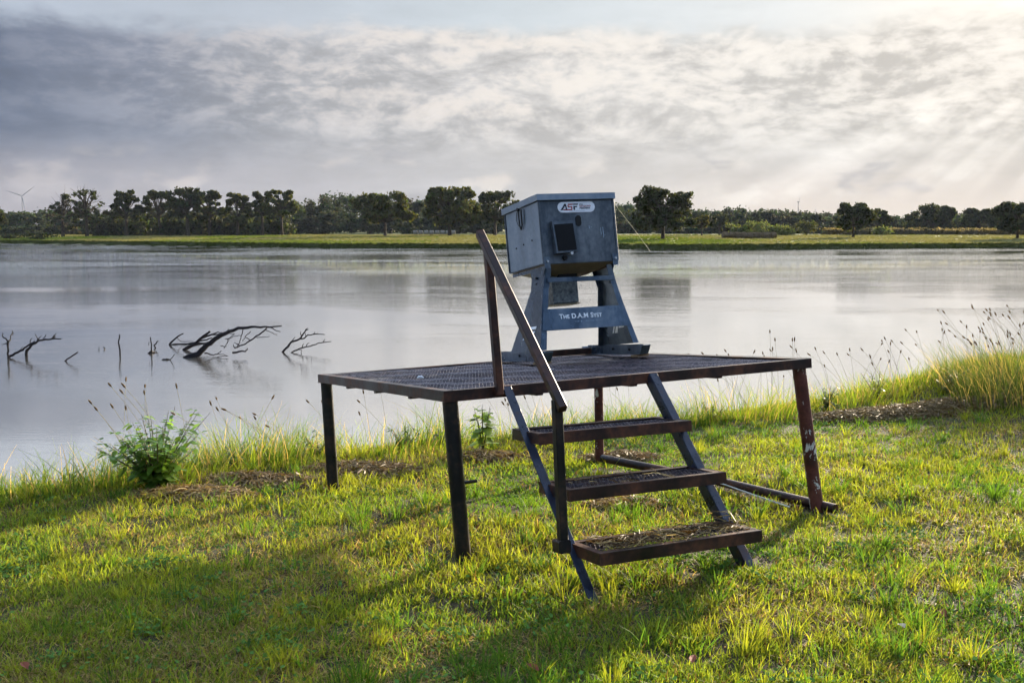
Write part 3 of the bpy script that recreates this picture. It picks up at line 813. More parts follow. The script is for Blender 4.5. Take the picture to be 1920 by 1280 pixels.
G = 'trees along the far bank'
DK = (.034, .041, .018); OL = (.058, .064, .024); WM = (.085, .08, .03); PALE = (.10, .12, .045)
T = make_tree
T('bare_topped_tree', 'thin dying tree with bare top, leftmost of the two sparse trees', 118, 358, 52, 262, 1, DK, .35, .35, G, .30, low=.10, sparse=True, clumps=30)
T('sparse_tree', 'sparse tree with open crown, right one of the pair at far left', 163, 350, 66, 262, 2, DK, .42, .40, G, .30, low=.22, sparse=True, clumps=36)
T('bank_tree', 'round dark tree beginning the left grove beside the sparse pair', 237, 352, 66, 265, 3, DK, .85, .34, G, low=.36, clumps=40)
T('bank_tree', 'second dark tree of the left grove, leaning slightly left', 303, 352, 62, 268, 4, DK, .8, .36, G, lean=-1.2, low=.36, clumps=40)
T('bank_tree', 'tallest dark tree of the left grove with open lower trunk', 352, 346, 78, 262, 5, DK, .95, .40, G, low=.38, clumps=52)
T('bank_tree', 'dark tree right of the tallest one in the left grove', 393, 353, 62, 266, 6, DK, .85, .38, G, low=.36, clumps=40)
T('bank_tree', 'shorter bushy tree in the left grove with olive right side', 446, 358, 62, 258, 7, OL, .95, .30, G, low=.28, clumps=42)
T('bank_tree', 'tree with forked crown near the right end of the left grove', 492, 356, 56, 262, 8, DK, .8, .38, G, low=.34, clumps=36)
T('bank_tree', 'tall rounded tree that closes the left grove at its right end', 528, 352, 62, 256, 9, OL, .9, .38, G, low=.36, clumps=44)
T('oak_tree', 'broad olive oak standing in front of the dark wood left of centre', 722, 360, 118, 236, 10, OL, 1.15, .30, G, low=.36, clumps=58)
T('oak_tree', 'tall domed oak left of the fish feeder, with pale bales behind', 843, 345, 112, 232, 11, OL, 1.25, .28, G, low=.26, clumps=70)
T('oak_tree', 'rounded oak directly left of the fish feeder lid', 928, 352, 86, 246, 12, DK, 1.0, .30, G, low=.30, clumps=54)
T('oak_tree', 'large domed oak on the far shore right of the fish feeder', 1243, 347, 122, 178, 13, DK, 1.35, .28, G, .25, low=.24, clumps=78)
T('small_tree', 'small lollipop tree right of the large domed oak', 1316, 404, 34, 226, 14, WM, .8, .42, G, .26, low=.45, clumps=24)
T('small_tree', 'small round tree standing left of the pale bushes', 1349, 402, 36, 240, 15, DK, .9, .30, G, .28, low=.30, clumps=24)
T('oak_tree', 'lone dark oak on the right half of the far shore', 1600, 377, 78, 198, 16, DK, 1.0, .32, G, .25, low=.26, clumps=54)
T('oak_tree', 'greyer tree just behind and right of the lone dark oak', 1645, 388, 54, 268, 17, DK, .95, .26, G, low=.26, clumps=36)
T('oak_tree', 'wide domed tree in the right hand wood, left of two', 1750, 384, 92, 290, 18, DK, 1.15, .22, G, .36, low=.16, clumps=58)
T('oak_tree', 'wide domed tree in the right hand wood, right of two', 1834, 388, 78, 288, 19, DK, 1.05, .22, G, .36, low=.18, clumps=50)
T('oak_tree', 'spreading oak cut by the right edge of the picture', 1908, 377, 100, 192, 20, DK, 1.2, .30, G, .26, low=.26, clumps=62)
T('bank_tree', 'dark tree cut by the left edge of the picture', -8, 382, 46, 270, 21, DK, .9, .30, G, low=.25, clumps=30)

# bushes of the far bank
def bush(name, label, pxx, top, wpx, D, seed, base, group=None, n=900, leaf=.24):
    r = np.random.default_rng(seed); p = at(pxx, 436, D); x, y = p.x, p.y; z = H(x, y) - .05
    h = at(pxx, top, D).z - z; w = wpx / 2000 * D
    root = empty(name, (x, y, z), label, 'bush', group)
    mb = MB()
    for i in range(6):
        t = i * 1.05; mb.tube([(0, 0, 0), (w * .12 * math.cos(t), w * .12 * math.sin(t), h * .35), (w * .28 * math.cos(t), w * .28 * math.sin(t), h * .75)], [.05, .04, .015], 5)
    mb.build('stem', M_bark, root)
    cs = r.normal(size=(14, 3)) * np.array([w * .22, w * .22, 0]) + np.c_[np.zeros((14, 2)), r.uniform(.15, .78, (14, 1)) * h]
    idx = r.integers(0, 14, n); P = cs[idx] + r.normal(size=(n, 3)) * np.array([w * .10, w * .10, h * .10]); P[:, 2] = np.clip(P[:, 2], .02, None)
    V, F = leaf_quads(P, leaf, r); npmesh('foliage', V, F, M_leaf, root, leaf_cols(n, base, r))
BG = 'pale bushes on the far bank'
for i, (px_b, tp_, w_, lb) in enumerate(((1386, 417, 40, 'pale green bush at the left end of the row of bushes'), (1418, 411, 44, 'tallest pale green bush in the row, above the hay bales'),
                                  (1450, 418, 38, 'pale green bush at the right end of the row of bushes'), (1474, 420, 26, 'small separate pale bush right of the row'),
                                  (1512, 412, 44, 'darker olive bush between the pale row and the lone oak'), (1652, 423, 34, 'low pale bush behind the lone dark oak'))):
    bush('bush', lb, px_b, tp_, w_, 232 + 3 * i, 40 + i, PALE if i != 4 else OL, BG)
bush('bush', 'low dark bush at the left edge on the far shore', 10, 433, 44, 232, 60, DK, BG, 500)
bush('bush', 'low spreading bush below the two sparse trees on the left', 70, 436, 60, 225, 61, DK, BG, 500)

# the wood behind: one mass nobody could count
def wood():
    r = np.random.default_rng(77)
    tops = [(-160, 384), (0, 396), (24, 391), (95, 389), (130, 392), (190, 394), (235, 390), (400, 388), (540, 378), (562, 370), (605, 358), (660, 356), (700, 361), (760, 362), (800, 368), (870, 372), (960, 378), (1060, 380), (1165, 376), (1190, 380),
            (1300, 388), (1340, 391), (1362, 387), (1398, 381), (1440, 388), (1490, 394), (1560, 396), (1640, 400), (1690, 404), (1720, 396), (1790, 396), (1880, 394), (1930, 392), (2080, 390)]
    tx, ty = np.array(tops).T
    P = []; Cc = []
    for row, (D0, drop) in enumerate(((318, 34), (345, 7), (375, 3), (410, 0))):
        x = -140 + row * 7
        while x < 2060:
            D = D0 + r.uniform(-12, 12); top = np.interp(x, tx, ty) + drop + r.uniform(-3, 4)
            w = r.uniform(34, 54); b = at(x, 436, D); z0 = H(b.x, b.y); h = at(x, top, D).z - z0; ww = w / 2000 * D
            n = int(r.uniform(520, 760)); nb = 14
            cz = r.uniform(.02, .90, nb) ** .9; t = r.uniform(0, 6.28, nb); rad = ww * .42 * np.sqrt(np.clip(1 - (cz - .25) ** 2 * 1.4, .08, 1)) * np.sqrt(r.random(nb))
            cs = np.c_[rad * np.cos(t), rad * np.sin(t), cz * h * .94]
            q = cs[r.integers(0, nb, n)] + r.normal(size=(n, 3)) * np.array([ww * .09, ww * .09, h * .055])
            q[:, 2] = np.clip(q[:, 2], .1, h); q += np.array([b.x, b.y, z0]); P.append(q)
            tint = np.array([.026, .036, .024]) * r.uniform(.75, 1.35) * (1 + .12 * r.normal(size=3))  # bluish tint puts distance haze into the leaf colour
            Cc.append(leaf_cols(n, tint, r))
            x += w * r.uniform(.40, .60)
    # low thicket under the left grove
    x = 185
    while x < 545:
        D = 272 + r.uniform(-6, 6); b = at(x, 436, D); z0 = H(b.x, b.y); h = r.uniform(3.2, 6.2); ww = r.uniform(3, 5); n = 330
        q = r.normal(size=(n, 3)) * np.array([ww * .33, 1.2, h * .27]) + np.array([0, 0, h * .40]); q[:, 2] = np.clip(q[:, 2], .05, h)
        q += np.array([b.x, b.y, z0]); P.append(q); Cc.append(leaf_cols(n, np.array(DK) * r.uniform(.8, 1.5), r)); x += r.uniform(9, 16)
    P = np.concatenate(P); V, F = leaf_quads(P, .52, r)
    o = npmesh('far_wood', V, F, M_leaf, None, np.concatenate(Cc))
    tag(o, 'long dark line of woodland behind the far bank', 'woodland', kind='stuff')
wood()
def scrub():
    r = np.random.default_rng(78); P = []; Cc = []
    for x in np.arange(1545, 1990, 1.6):
        D = 262 + r.uniform(-3, 3); b = at(x, 436, D); z0 = H(b.x, b.y); h = r.uniform(1.2, 1.9); n = 34
        q = np.c_[r.normal(size=n) * .3, r.normal(size=n) * .6, r.random(n) * h] + np.array([b.x, b.y, z0]); P.append(q)
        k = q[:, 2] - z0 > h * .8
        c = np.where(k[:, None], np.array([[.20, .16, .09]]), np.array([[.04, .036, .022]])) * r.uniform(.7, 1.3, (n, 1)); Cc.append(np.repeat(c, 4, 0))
    P = np.concatenate(P); V, F = leaf_quads(P, .22, r)
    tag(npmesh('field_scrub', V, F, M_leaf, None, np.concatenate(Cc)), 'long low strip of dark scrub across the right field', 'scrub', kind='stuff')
scrub()

def far_grass():
    r = np.random.default_rng(90); n = 90000
    x = r.uniform(-150, 150, n); yf = np.interp(x, FX, FY) + (fbm(x * .08, x * 0 + 4) - .5) * 6
    d_ = np.where(r.random(n) < .30, r.uniform(-.4, 1.6, n), 110 * r.random(n) ** 1.8); y = yf + d_
    k = np.abs(x) < y * .52; x, y, d_ = x[k], y[k], d_[k]; n = len(x)
    z = height(x, y); edge_ = d_ < 1.7
    tuss = fbm(x * .25 + 3, y * .12, 3); dryn = fbm(x * .05 + 8, y * .03 + 2, 3) + .0016 * d_
    hgt = np.where(edge_, r.uniform(.15, .42, n), r.uniform(.06, .20, n) * (.5 + tuss)) ; wid = r.uniform(.25, .8, n)
    a = r.normal(size=n) * .5; dx = np.cos(a) * wid / 2; dy = np.sin(a) * wid / 2; ln = r.normal(size=n) * .1
    V = np.stack([np.c_[x - dx, y - dy, z - .05], np.c_[x + dx, y + dy, z - .05], np.c_[x + dx * .5 + ln, y + dy * .5, z + hgt], np.c_[x - dx * .5 + ln, y - dy * .5, z + hgt * .9]], 1).reshape(-1, 3)
    f = sm(dryn + r.normal(size=n) * .05, .47, .66)[:, None]
    col = np.array([.135, .18, .036]) * (1 - f) + np.array([.24, .225, .10]) * f
    col = np.where(edge_[:, None], np.array([.05, .062, .02]), col) * r.uniform(.8, 1.15, (n, 1))  # dark waterline blades paint in the shade of the undercut bank
    tag(npmesh('far_bank_grass', V, np.arange(4 * n).reshape(-1, 4), M_fargrass, None, np.repeat(col, 4, 0)), 'green and tan grass along the far shore', 'grass', kind='stuff')
far_grass()

# ------------------------------------------------------------------ hay bales
M_hay = plain('weathered_hay', (.12, .085, .05), .95, 0, .05, .5, 5); M_hayg = plain('grey_old_hay', (.20, .18, .15), .95, 0, .05, .4, 5)
def bale_mesh(material):
    m = MB(); n = 18; Rr = .62; hw = .55
    prof_ = [(-hw, .0), (-hw, Rr * .55), (-hw * .96, Rr * .86), (-hw * .8, Rr), (-hw * .3, Rr * 1.02), (hw * .3, Rr * 1.01), (hw * .8, Rr), (hw * .96, Rr * .86), (hw, Rr * .55), (hw, 0)]
    vs = []; fs = []; r = random.Random(3)
    for x, q in prof_:
        for k in range(n):
            t = 2 * math.pi * k / n; j = 1 + r.uniform(-.03, .03); vs.append((x + r.uniform(-.015, .015), q * j * math.cos(t), max(-.58, q * j * math.sin(t)) + .58))
    for i in range(len(prof_) - 1):
        for k in range(n): fs.append((i * n + k, i * n + (k + 1) % n, (i + 1) * n + (k + 1) % n, (i + 1) * n + k))
    m.add(vs, fs); return m.build('hay_bale', material)
b0 = bale_mesh(M_hay); b1 = bale_mesh(M_hayg)
ords = ['first', 'second', 'third', 'fourth', 'fifth', 'sixth', 'seventh', 'eighth', 'ninth', 'tenth', 'eleventh']
D = 186; p0 = at(1360, 436, D)
for i in range(9):
    o = b0 if i == 0 else b0.copy()
    if i: C.objects.link(o)
    x = p0.x + i * 1.06; y = p0.y + i * .12 + .08 * math.sin(i * 3)
    o.location = (x, y, H(x, y) - .04); o.rotation_euler = (0, 0, R(8 + 4 * math.sin(i * 7)))
    tag(o, 'brown round hay bale, %s from the left in the row right of the oak' % ords[i], 'hay bale', 'brown bales right of the domed oak')
D = 262; p0 = at(779, 436, D)
for i in range(8):
    o = b1 if i == 0 else b1.copy()
    if i: C.objects.link(o)
    x = p0.x + i * 1.32; y = p0.y + .1 * math.sin(i * 5)
    o.location = (x, y, H(x, y) - .04); o.rotation_euler = (0, 0, R(5 * math.sin(i * 4)))
    tag(o, 'greyish round hay bale behind tall oak, %s from the left in its row' % ords[i], 'hay bale', 'grey bales behind the tall domed oak')

# ------------------------------------------------------------------ wind turbines
M_turb = plain('turbine_grey', (.13, .14, .17), .6, var=.03)
def turbine(label, px_h, py_h, D, blade_px, rot, yaw=68, thick=1.0):
    hub = at(px_h, py_h, D); z0 = H(hub.x, hub.y); Lb = blade_px / 2000 * D
    root = empty('wind_turbine', (hub.x, hub.y, z0), label, 'wind turbine', 'wind turbines on the horizon')
    root.rotation_euler.z = R(yaw)
    hh = hub.z - z0; k = D / 2000 * thick * .75
    part('tower', lambda m: m.tube([(0, 0, 0), (0, 0, hh * .5), (0, 0, hh)], [1.3 * k, 1.05 * k, .75 * k], 12), M_turb, root, True)
    part('nacelle', lambda m: m.box((0, .6 * k, hh + .5 * k), (.9 * k, 2.6 * k, .9 * k), bev=.3 * k), M_turb, root)
    part('hub', lambda m: m.tube([(0, -1.9 * k, hh + .5 * k), (0, -2.8 * k, hh + .5 * k), (0, -3.4 * k, hh + .5 * k)], [1.0 * k, .9 * k, .2 * k], 10), M_turb, root, True)
    for i in range(3):
        a = R(rot + 120 * i); dx, dz = math.sin(a), math.cos(a); c = Vector((0, -2.6 * k, hh + .5 * k))
        def blade(m):
            d_ = Vector((dx, 0, dz)); n_ = Vector((dz, 0, -dx)); pts = [(0, .35), (.06, .5), (.18, .85), (.45, .6), (.75, .38), (1, .10)]
            vs = []; fs = []
            for t, wd in pts:
                for e, f_ in ((-wd * .4, 0), (0, -.16), (wd, 0), (0, .16)): vs.append(c + d_ * (t * Lb) + n_ * e * k * 1.6 + Vector((0, f_ * k * wd * 2, 0)))
            for j in range(len(pts) - 1):
                for q in range(4): fs.append((j * 4 + q, j * 4 + (q + 1) % 4, j * 4 + 4 + (q + 1) % 4, j * 4 + 4 + q))
            fs += [(3, 2, 1, 0), tuple(len(vs) - 4 + q for q in range(4))]
            m.add(vs, fs)
        part('blade', blade, M_turb, root)
turbine('wind turbine with wide-spread blades above the trees at far left', 41, 368, 1300, 29, 50, 25)
turbine('tall wind turbine blade rising behind the large domed oak', 1261, 386, 1120, 68, -4)
turbine('thin wind turbine blade just right of the domed oak top', 1280, 392, 1300, 44, -3, thick=.8)
turbine('wind turbine standing alone over the wood right of centre', 1497, 379, 1300, 24, 4)
turbine('tiny faint wind turbine right of the lone standing one', 1529, 394, 1500, 12, 0, thick=.6)
turbine('wind turbine blade tip showing just above the feeder lid', 1136, 388, 1250, 40, -2, thick=.7)
turbine('tiny wind turbine over the right hand wood', 1709, 396, 1500, 14, -3, thick=.6)

# ------------------------------------------------------------------ dead branches standing in the pond
def branch(label, depth, strokes, group='dead branches in the pond', name='dead_branch', seed=0):
    r = random.Random(seed); first = strokes[0]
    b = at(first[0][0][0], first[0][0][1], depth); root = empty(name, (b.x, b.y, WATER_Z), label, 'branch', group)
    base = Vector((b.x, b.y, WATER_Z))
    for pts, r0, r1 in strokes:
        dy = r.uniform(-.25, .25); P = []
        n = len(pts)
        for i, (px_p, py_p) in enumerate(pts):
            P.append(at(px_p, py_p, depth + dy * i / max(1, n - 1)) - base)
        # subdivide with slight wobble
        Q = []; RR = []
        for i in range(n - 1):
            for k in range(3):
                t = k / 3; q = P[i].lerp(P[i + 1], t)
                if k: q = q + Vector((r.gauss(0, .006), r.gauss(0, .01), r.gauss(0, .006)))
                Q.append(q); RR.append(r0 + (r1 - r0) * (i + t) / (n - 1))
        Q.append(P[-1]); RR.append(r1)
        if pts[0][1] > first[0][0][1] - 4:
            d_ = (Q[0] - Q[1]); Q.insert(0, Q[0] + Vector((d_.x * .3, 0, -.25))); RR.insert(0, r0)
        k = depth / 2000 * .5
        if n >= 5 and r0 < 9:
            for _ in range(n - 2):
                j = r.randrange(len(Q) // 3, len(Q) - 1); d2 = (Q[j + 1] - Q[j]).normalized(); a2 = Q[j]; L2 = r.uniform(5, 14) * depth / 2000
                sgn = r.choice((-1, 1)); nrm2 = Vector((-d2.z * sgn, r.uniform(-.6, .6), abs(d2.x) + .25)); e2 = a2 + (d2 * .6 + nrm2 * .7).normalized() * L2
                mt = MB(); mt.tube([a2, a2.lerp(e2, .5) + Vector((r.gauss(0, .01), 0, r.gauss(0, .008))), e2], [.010, .008, .004], 5); mt.build('twig', M_drift, root, True)
        m = MB(); m.tube(Q, [max(.004, x * k) for x in RR], 7); m.build('limb' if r0 > 4 else 'twig', M_drift, root, True)
def wd(py): return (CAM_Z - WATER_Z) * 2000 / (py - 436)
branch('forked dead branch at the left edge of the pond', wd(672), [([(15, 672), (15, 655), (14, 641), (16, 640), (14, 650)], 3, 3), ([(16, 672), (16, 658), (15, 642)], 4, 3), ([(15, 642), (11, 634), (5, 631), (5, 624)], 3, 1.5), ([(15, 642), (20, 634), (23, 620)], 3, 1.5), ([(23, 628), (25, 623)], 1.5, 1)], seed=1)
branch('long low branch slanting right from the forked one', wd(671), [([(15, 671), (28, 662), (43, 656), (52, 648), (66, 641)], 5, 3)], seed=2)
branch('arching dead branch with upright twigs near the left edge', wd(668), [([(50, 668), (50, 658), (58, 648), (70, 640), (85, 636), (100, 635), (115, 635)], 6, 2), ([(71, 640), (69, 632), (66, 626)], 2, 1), ([(81, 637), (84, 631), (86, 627)], 1.6, 1), ([(104, 635), (103, 629)], 1.5, 1), ([(49, 668), (49, 655)], 4, 2.5)], seed=3)
branch('short straight stick leaning right out of the water', wd(677), [([(121, 677), (130, 671), (146, 660)], 3.2, 2.6)], seed=4)
branch('tiny stub beside the tall upright stick', wd(656), [([(186, 657), (186, 650)], 1.6, 1)], seed=5)
branch('tiny crooked stub just left of the upright stick', wd(656), [([(195, 657), (197, 653), (194, 650)], 2.2, 1.4)], seed=6)
branch('thin upright stick standing alone in the water', wd(665), [([(224, 668), (225, 655), (222, 643), (224, 627)], 3.4, 2.4)], seed=7)
branch('short upright stub with a dark knot at the waterline', wd(663), [([(284, 664), (284, 650), (282, 632)], 3, 2), ([(279, 663), (285, 659), (290, 661)], 6, 3), ([(279, 647), (280, 641)], 1.5, 1)], seed=8)
branch('small angled stub beside the knotted one', wd(652), [([(292, 652), (289, 647), (297, 639)], 3, 2.2)], seed=9)
branch('floating stub with one short twig', wd(675), [([(304, 675), (312, 673), (320, 675)], 4.5, 3), ([(319, 674), (327, 664)], 2, 1.4)], seed=10)
branch('largest fallen limb with a long arching twiggy end', wd(670), [
    ([(349, 670), (372, 664), (384, 651), (398, 640), (415, 628), (430, 621), (456, 615), (478, 612.5), (506, 613.5), (528, 611)], 13, 2), ([(506, 613), (518, 620), (526, 622)], 2, 1), ([(500, 615), (490, 624), (475, 635), (460, 645), (445, 651), (440, 652)], 3, 2.4),
    ([(456, 615), (452, 630), (449, 643), (444, 651)], 1.8, 1.4), ([(470, 621), (460, 630), (455, 640)], 1.6, 1.2), ([(499, 619), (512, 624), (519, 629)], 1.4, .9), ([(478, 632), (492, 632), (506, 630)], 1.6, 1), ([(428, 619), (428, 616)], 2, 1.4), ([(445, 617), (445, 615.5)], 1.6, 1),
    ([(383, 662), (398, 665), (407, 664), (415, 657)], 3, 1.4), ([(385, 673), (400, 670), (415, 668), (428, 667)], 2.4, 1), ([(407, 663), (415, 664), (427, 667)], 1.6, 1), ([(425, 624), (440, 626), (430, 634), (424, 645), (420, 653)], 1.4, 1), ([(452, 629), (438, 630), (426, 638), (424, 650)], 1.2, 1),
    ([(436, 661), (448, 659), (460, 659), (464, 653)], 4, 2)], seed=11, name='fallen_limb')
branch('second fallen limb crossing behind the largest one', wd(656), [([(346, 655), (365, 645), (378, 633), (394, 621)], 8, 4), ([(378, 634), (392, 629), (408, 627), (420, 624)], 4, 2.4), ([(392, 628), (405, 624), (416, 623)], 2.4, 1.4), ([(372, 640), (388, 637), (398, 633)], 3, 2), ([(358, 649), (376, 643), (396, 644)], 4, 2)], seed=12, name='fallen_limb')
branch('low forked branch left of the big fallen limbs', wd(646), [([(318, 646), (326, 637), (333, 631), (344, 625)], 4, 2), ([(320, 646), (345, 645), (365, 642), (385, 643)], 4, 2.4), ([(332, 633), (340, 640), (362, 640)], 1.6, 1)], seed=13)
branch('rising forked branch nearest the platform', wd(660), [([(530, 660), (540, 650), (546, 641), (562, 635), (568, 627), (572, 621), (578, 617.5)], 4.6, 2), ([(562, 635), (571, 634), (577, 628), (592, 626), (609, 627)], 3, 1.4), ([(594, 626), (596, 623)], 1.4, 1)], seed=14)
branch('low slanting branch at the foot of the rising forked one', wd(661), [([(546, 661), (560, 654), (582, 649), (596, 643), (621, 640)], 3, 1.4), ([(583, 648), (584, 646)], 1.4, 1), ([(560, 656), (566, 657), (563, 662)], 1.2, 1)], seed=15)

# ------------------------------------------------------------------ grass
def blades(P, hgt, wid, lean, azi, col, name, material, parent=None, segs=2, curve=1.0, dry_tip=.25):
    """P (n,3) roots; every blade is a tapered ribbon of segs quads (last one narrow)"""
    n = len(P); dirv = np.c_[np.cos(azi), np.sin(azi), np.zeros(n)]; sidev = np.c_[-np.sin(azi), np.cos(azi), np.zeros(n)]
    rot = rng.uniform(-1.2, 1.2, n); sidev = sidev * np.cos(rot)[:, None] + dirv * np.sin(rot)[:, None]
    V = []; Cc = []
    for k in range(segs + 1):
        t = k / segs; off = (lean * hgt * (t ** 1.7) * curve)[:, None] * dirv
        up_ = (hgt * t * np.sqrt(np.clip(1 - (lean * .55 * t) ** 2, .2, 1)))[:, None] * np.array([[0, 0, 1]])
        w_ = (wid * (1 - t * .85) / 2)[:, None] * sidev
        c = P + off + up_; V += [c - w_, c + w_]
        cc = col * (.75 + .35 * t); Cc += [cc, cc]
    V = np.stack(V, 1).reshape(-1, 3); Cc = np.stack(Cc, 1).reshape(-1, 3); m = 2 * (segs + 1)
    o = np.arange(n)[:, None] * m
    F = np.concatenate([o + np.array([[2 * k, 2 * k + 1, 2 * k + 3, 2 * k + 2]]) for k in range(segs)])
    return npmesh(name, V, F, material, parent, Cc)

GREEN = np.array([.105, .215, .024]); YEL = np.array([.295, .33, .032]); STRAW = np.array([.50, .36, .15]); DGR = np.array([.06, .13, .022]); BROWN = np.array([.16, .09, .04])
MATS = [(480, 7.75, .46, .24), (665, 8.1, .50, .28), (345, 7.35, .45, .2), (1740, 10.5, 1.3, .38), (925, 8.7, .35, .2), (1165, 8.6, .35, .2), (1175, 6.75, .25, .16)]
SKID = [on_z(1566, 963, 0), on_z(1345, 912, -.03), on_z(1130, 866, -.06)]
def clearing(x, y):
    f = np.ones(len(x))
    for px_m, D_m, rx, ry in MATS:
        p = at(px_m, 436, D_m); q = np.sqrt(((x - p.x) / rx) ** 2 + ((y - p.y) / ry) ** 2); f = np.minimum(f, sm(q, .55, 1.2) * .70 + .30)
    for px_c, py_c, z_c, r_c in ((868, 1045, 0, .13), (623, 915, -.13, .12), (1536, 968, -.03, .16), (1123, 858, -.12, .16), (1110, 1118, 0, .10), (1412, 1066, 0, .13)):
        p = on_z(px_c, py_c, z_c); f = np.minimum(f, sm(np.hypot(x - p.x, y - p.y), r_c * .35, r_c) * .9 + .1)
    for a_, b_ in zip(SKID[:-1], SKID[1:]):
        dx, dy = b_.x - a_.x, b_.y - a_.y; t = np.clip(((x - a_.x) * dx + (y - a_.y) * dy) / (dx * dx + dy * dy), 0, 1)
        f = np.minimum(f, sm(np.hypot(x - a_.x - t * dx, y - a_.y - t * dy), .04, .16))
    return f
def lawn():
    N = 480000
    # sample in the view wedge, denser near the viewer
    u = rng.random(N); y = 3.1 * (13.0 / 3.1) ** (u ** .95)
    x = (rng.random(N) * 2 - 1) * (y * .56 + .35)
    s = shore_s(x, y); k = (s < 9.25 - rng.random(N) * .35)
    x, y, s = x[k], y[k], s[k]
    patch = fbm(x * .9, y * .9, 3); dry = fbm(x * 1.7 + 9, y * 1.7 + 4, 3); gap = fbm(x * 7 + 3, y * 7 + 8, 2)
    # thin spots
    k = rng.random(len(x)) < np.clip((gap - .24) * 4.4, .22, 1) * clearing(x, y); x, y, s, patch, dry = x[k], y[k], s[k], patch[k], dry[k]
    n = len(x); P = np.c_[x, y, height(x, y) - .006]
    hgt = (.022 + .040 * rng.random(n) ** 1.8) * (.55 + .95 * patch); hgt *= 1 + .45 * sm(s, 6.6, 8.6)
    wid = .0044 + .0042 * rng.random(n) + .00025 * y
    f = np.clip((patch - .24) * 2.2 + rng.normal(size=n) * .28, 0, 1)[:, None]
    col = GREEN * (1 - f) + YEL * f
    isdry = rng.random(n) < np.clip((dry - .37) * 2.3, .08, .62)
    col = np.where(isdry[:, None], STRAW * rng.uniform(.5, 1.15, (n, 1)), col); hgt = np.where(isdry, hgt * .8, hgt)
    br = rng.random(n) < .07; col = np.where(br[:, None], BROWN * rng.uniform(.5, 1.3, (n, 1)), col)
    col = col * rng.uniform(.45, 1.35, (n, 1))
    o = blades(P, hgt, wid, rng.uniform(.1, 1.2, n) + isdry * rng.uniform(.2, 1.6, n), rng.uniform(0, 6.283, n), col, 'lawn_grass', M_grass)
    tag(o, 'short sunlit green and straw grass covering the near bank', 'grass', kind='stuff')
lawn()
def tufts():
    # longer, greener tufts
    nt = 520; u = rng.random(nt); y = 3.2 * (11.5 / 3.2) ** (u ** .9); x = (rng.random(nt) * 2 - 1) * (y * .55 + .2)
    k = (shore_s(x, y) < 9.0) & (clearing(x, y) > .6); x, y = x[k], y[k]
    X = []; Y = []; Hh = []; A = []; Ln = []; Cc = []
    for cx, cy in zip(x, y):
        m = rng.integers(12, 34); r_ = rng.uniform(.02, .07); a = rng.uniform(0, 6.283, m); q = r_ * np.sqrt(rng.random(m))
        X.append(cx + q * np.cos(a)); Y.append(cy + q * np.sin(a)); A.append(a + rng.normal(size=m) * .4)
        Hh.append(rng.uniform(.07, .16) * rng.uniform(.5, 1.1, m)); Ln.append(rng.uniform(.2, .9, m))
        c = (GREEN * .9 if rng.random() < .55 else (YEL * .9 if rng.random() < .6 else DGR * 1.3)); Cc.append(c[None] * rng.uniform(.7, 1.25, (m, 1)))
    X, Y, Hh, A, Ln, Cc = map(np.concatenate, (X, Y, Hh, A, Ln, Cc)); P = np.c_[X, Y, height(X, Y) - .006]
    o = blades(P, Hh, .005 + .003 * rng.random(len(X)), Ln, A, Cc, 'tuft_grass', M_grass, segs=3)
    tag(o, 'scattered longer green tufts standing in the short grass', 'grass', kind='stuff')
tufts()
def bank_grass():
    N = 44000; t = rng.uniform(-9, 20, N); s = rng.uniform(7.9, 9.4, N)
    x = .866 * t - .5 * s; y = .5 * t + .866 * s
    dens = fbm(t * .9 + 2, s * .9, 3); k = (dens > .45 + .10 * rng.random(N)) & (y > 3) & (np.abs(x) < y * .62)
    x, y, t, s, dens = x[k], y[k], t[k], s[k], dens[k]; n = len(x)
    P = np.c_[x, y, height(x, y) - .01]; P[:, 2] = np.maximum(P[:, 2], WATER_Z - .1)
    hgt = (.10 + .26 * rng.random(n) ** 1.4) * (.35 + 3.4 * (dens - .42)) * (1 - .55 * sm(t, 6.5, 9))
    f = rng.random((n, 1)) ** 1.3; col = DGR * 1.1 * (1 - f) + (GREEN * .45 + YEL * .45) * f
    dr = rng.random(n) < .16; col = np.where(dr[:, None], STRAW * rng.uniform(.5, 1.1, (n, 1)), col) * rng.uniform(.7, 1.2, (n, 1))
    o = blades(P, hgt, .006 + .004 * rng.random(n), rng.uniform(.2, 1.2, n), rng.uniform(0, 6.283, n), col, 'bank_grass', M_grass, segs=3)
    tag(o, 'taller rough grass along the water edge of the near bank', 'grass', kind='stuff')
bank_grass()

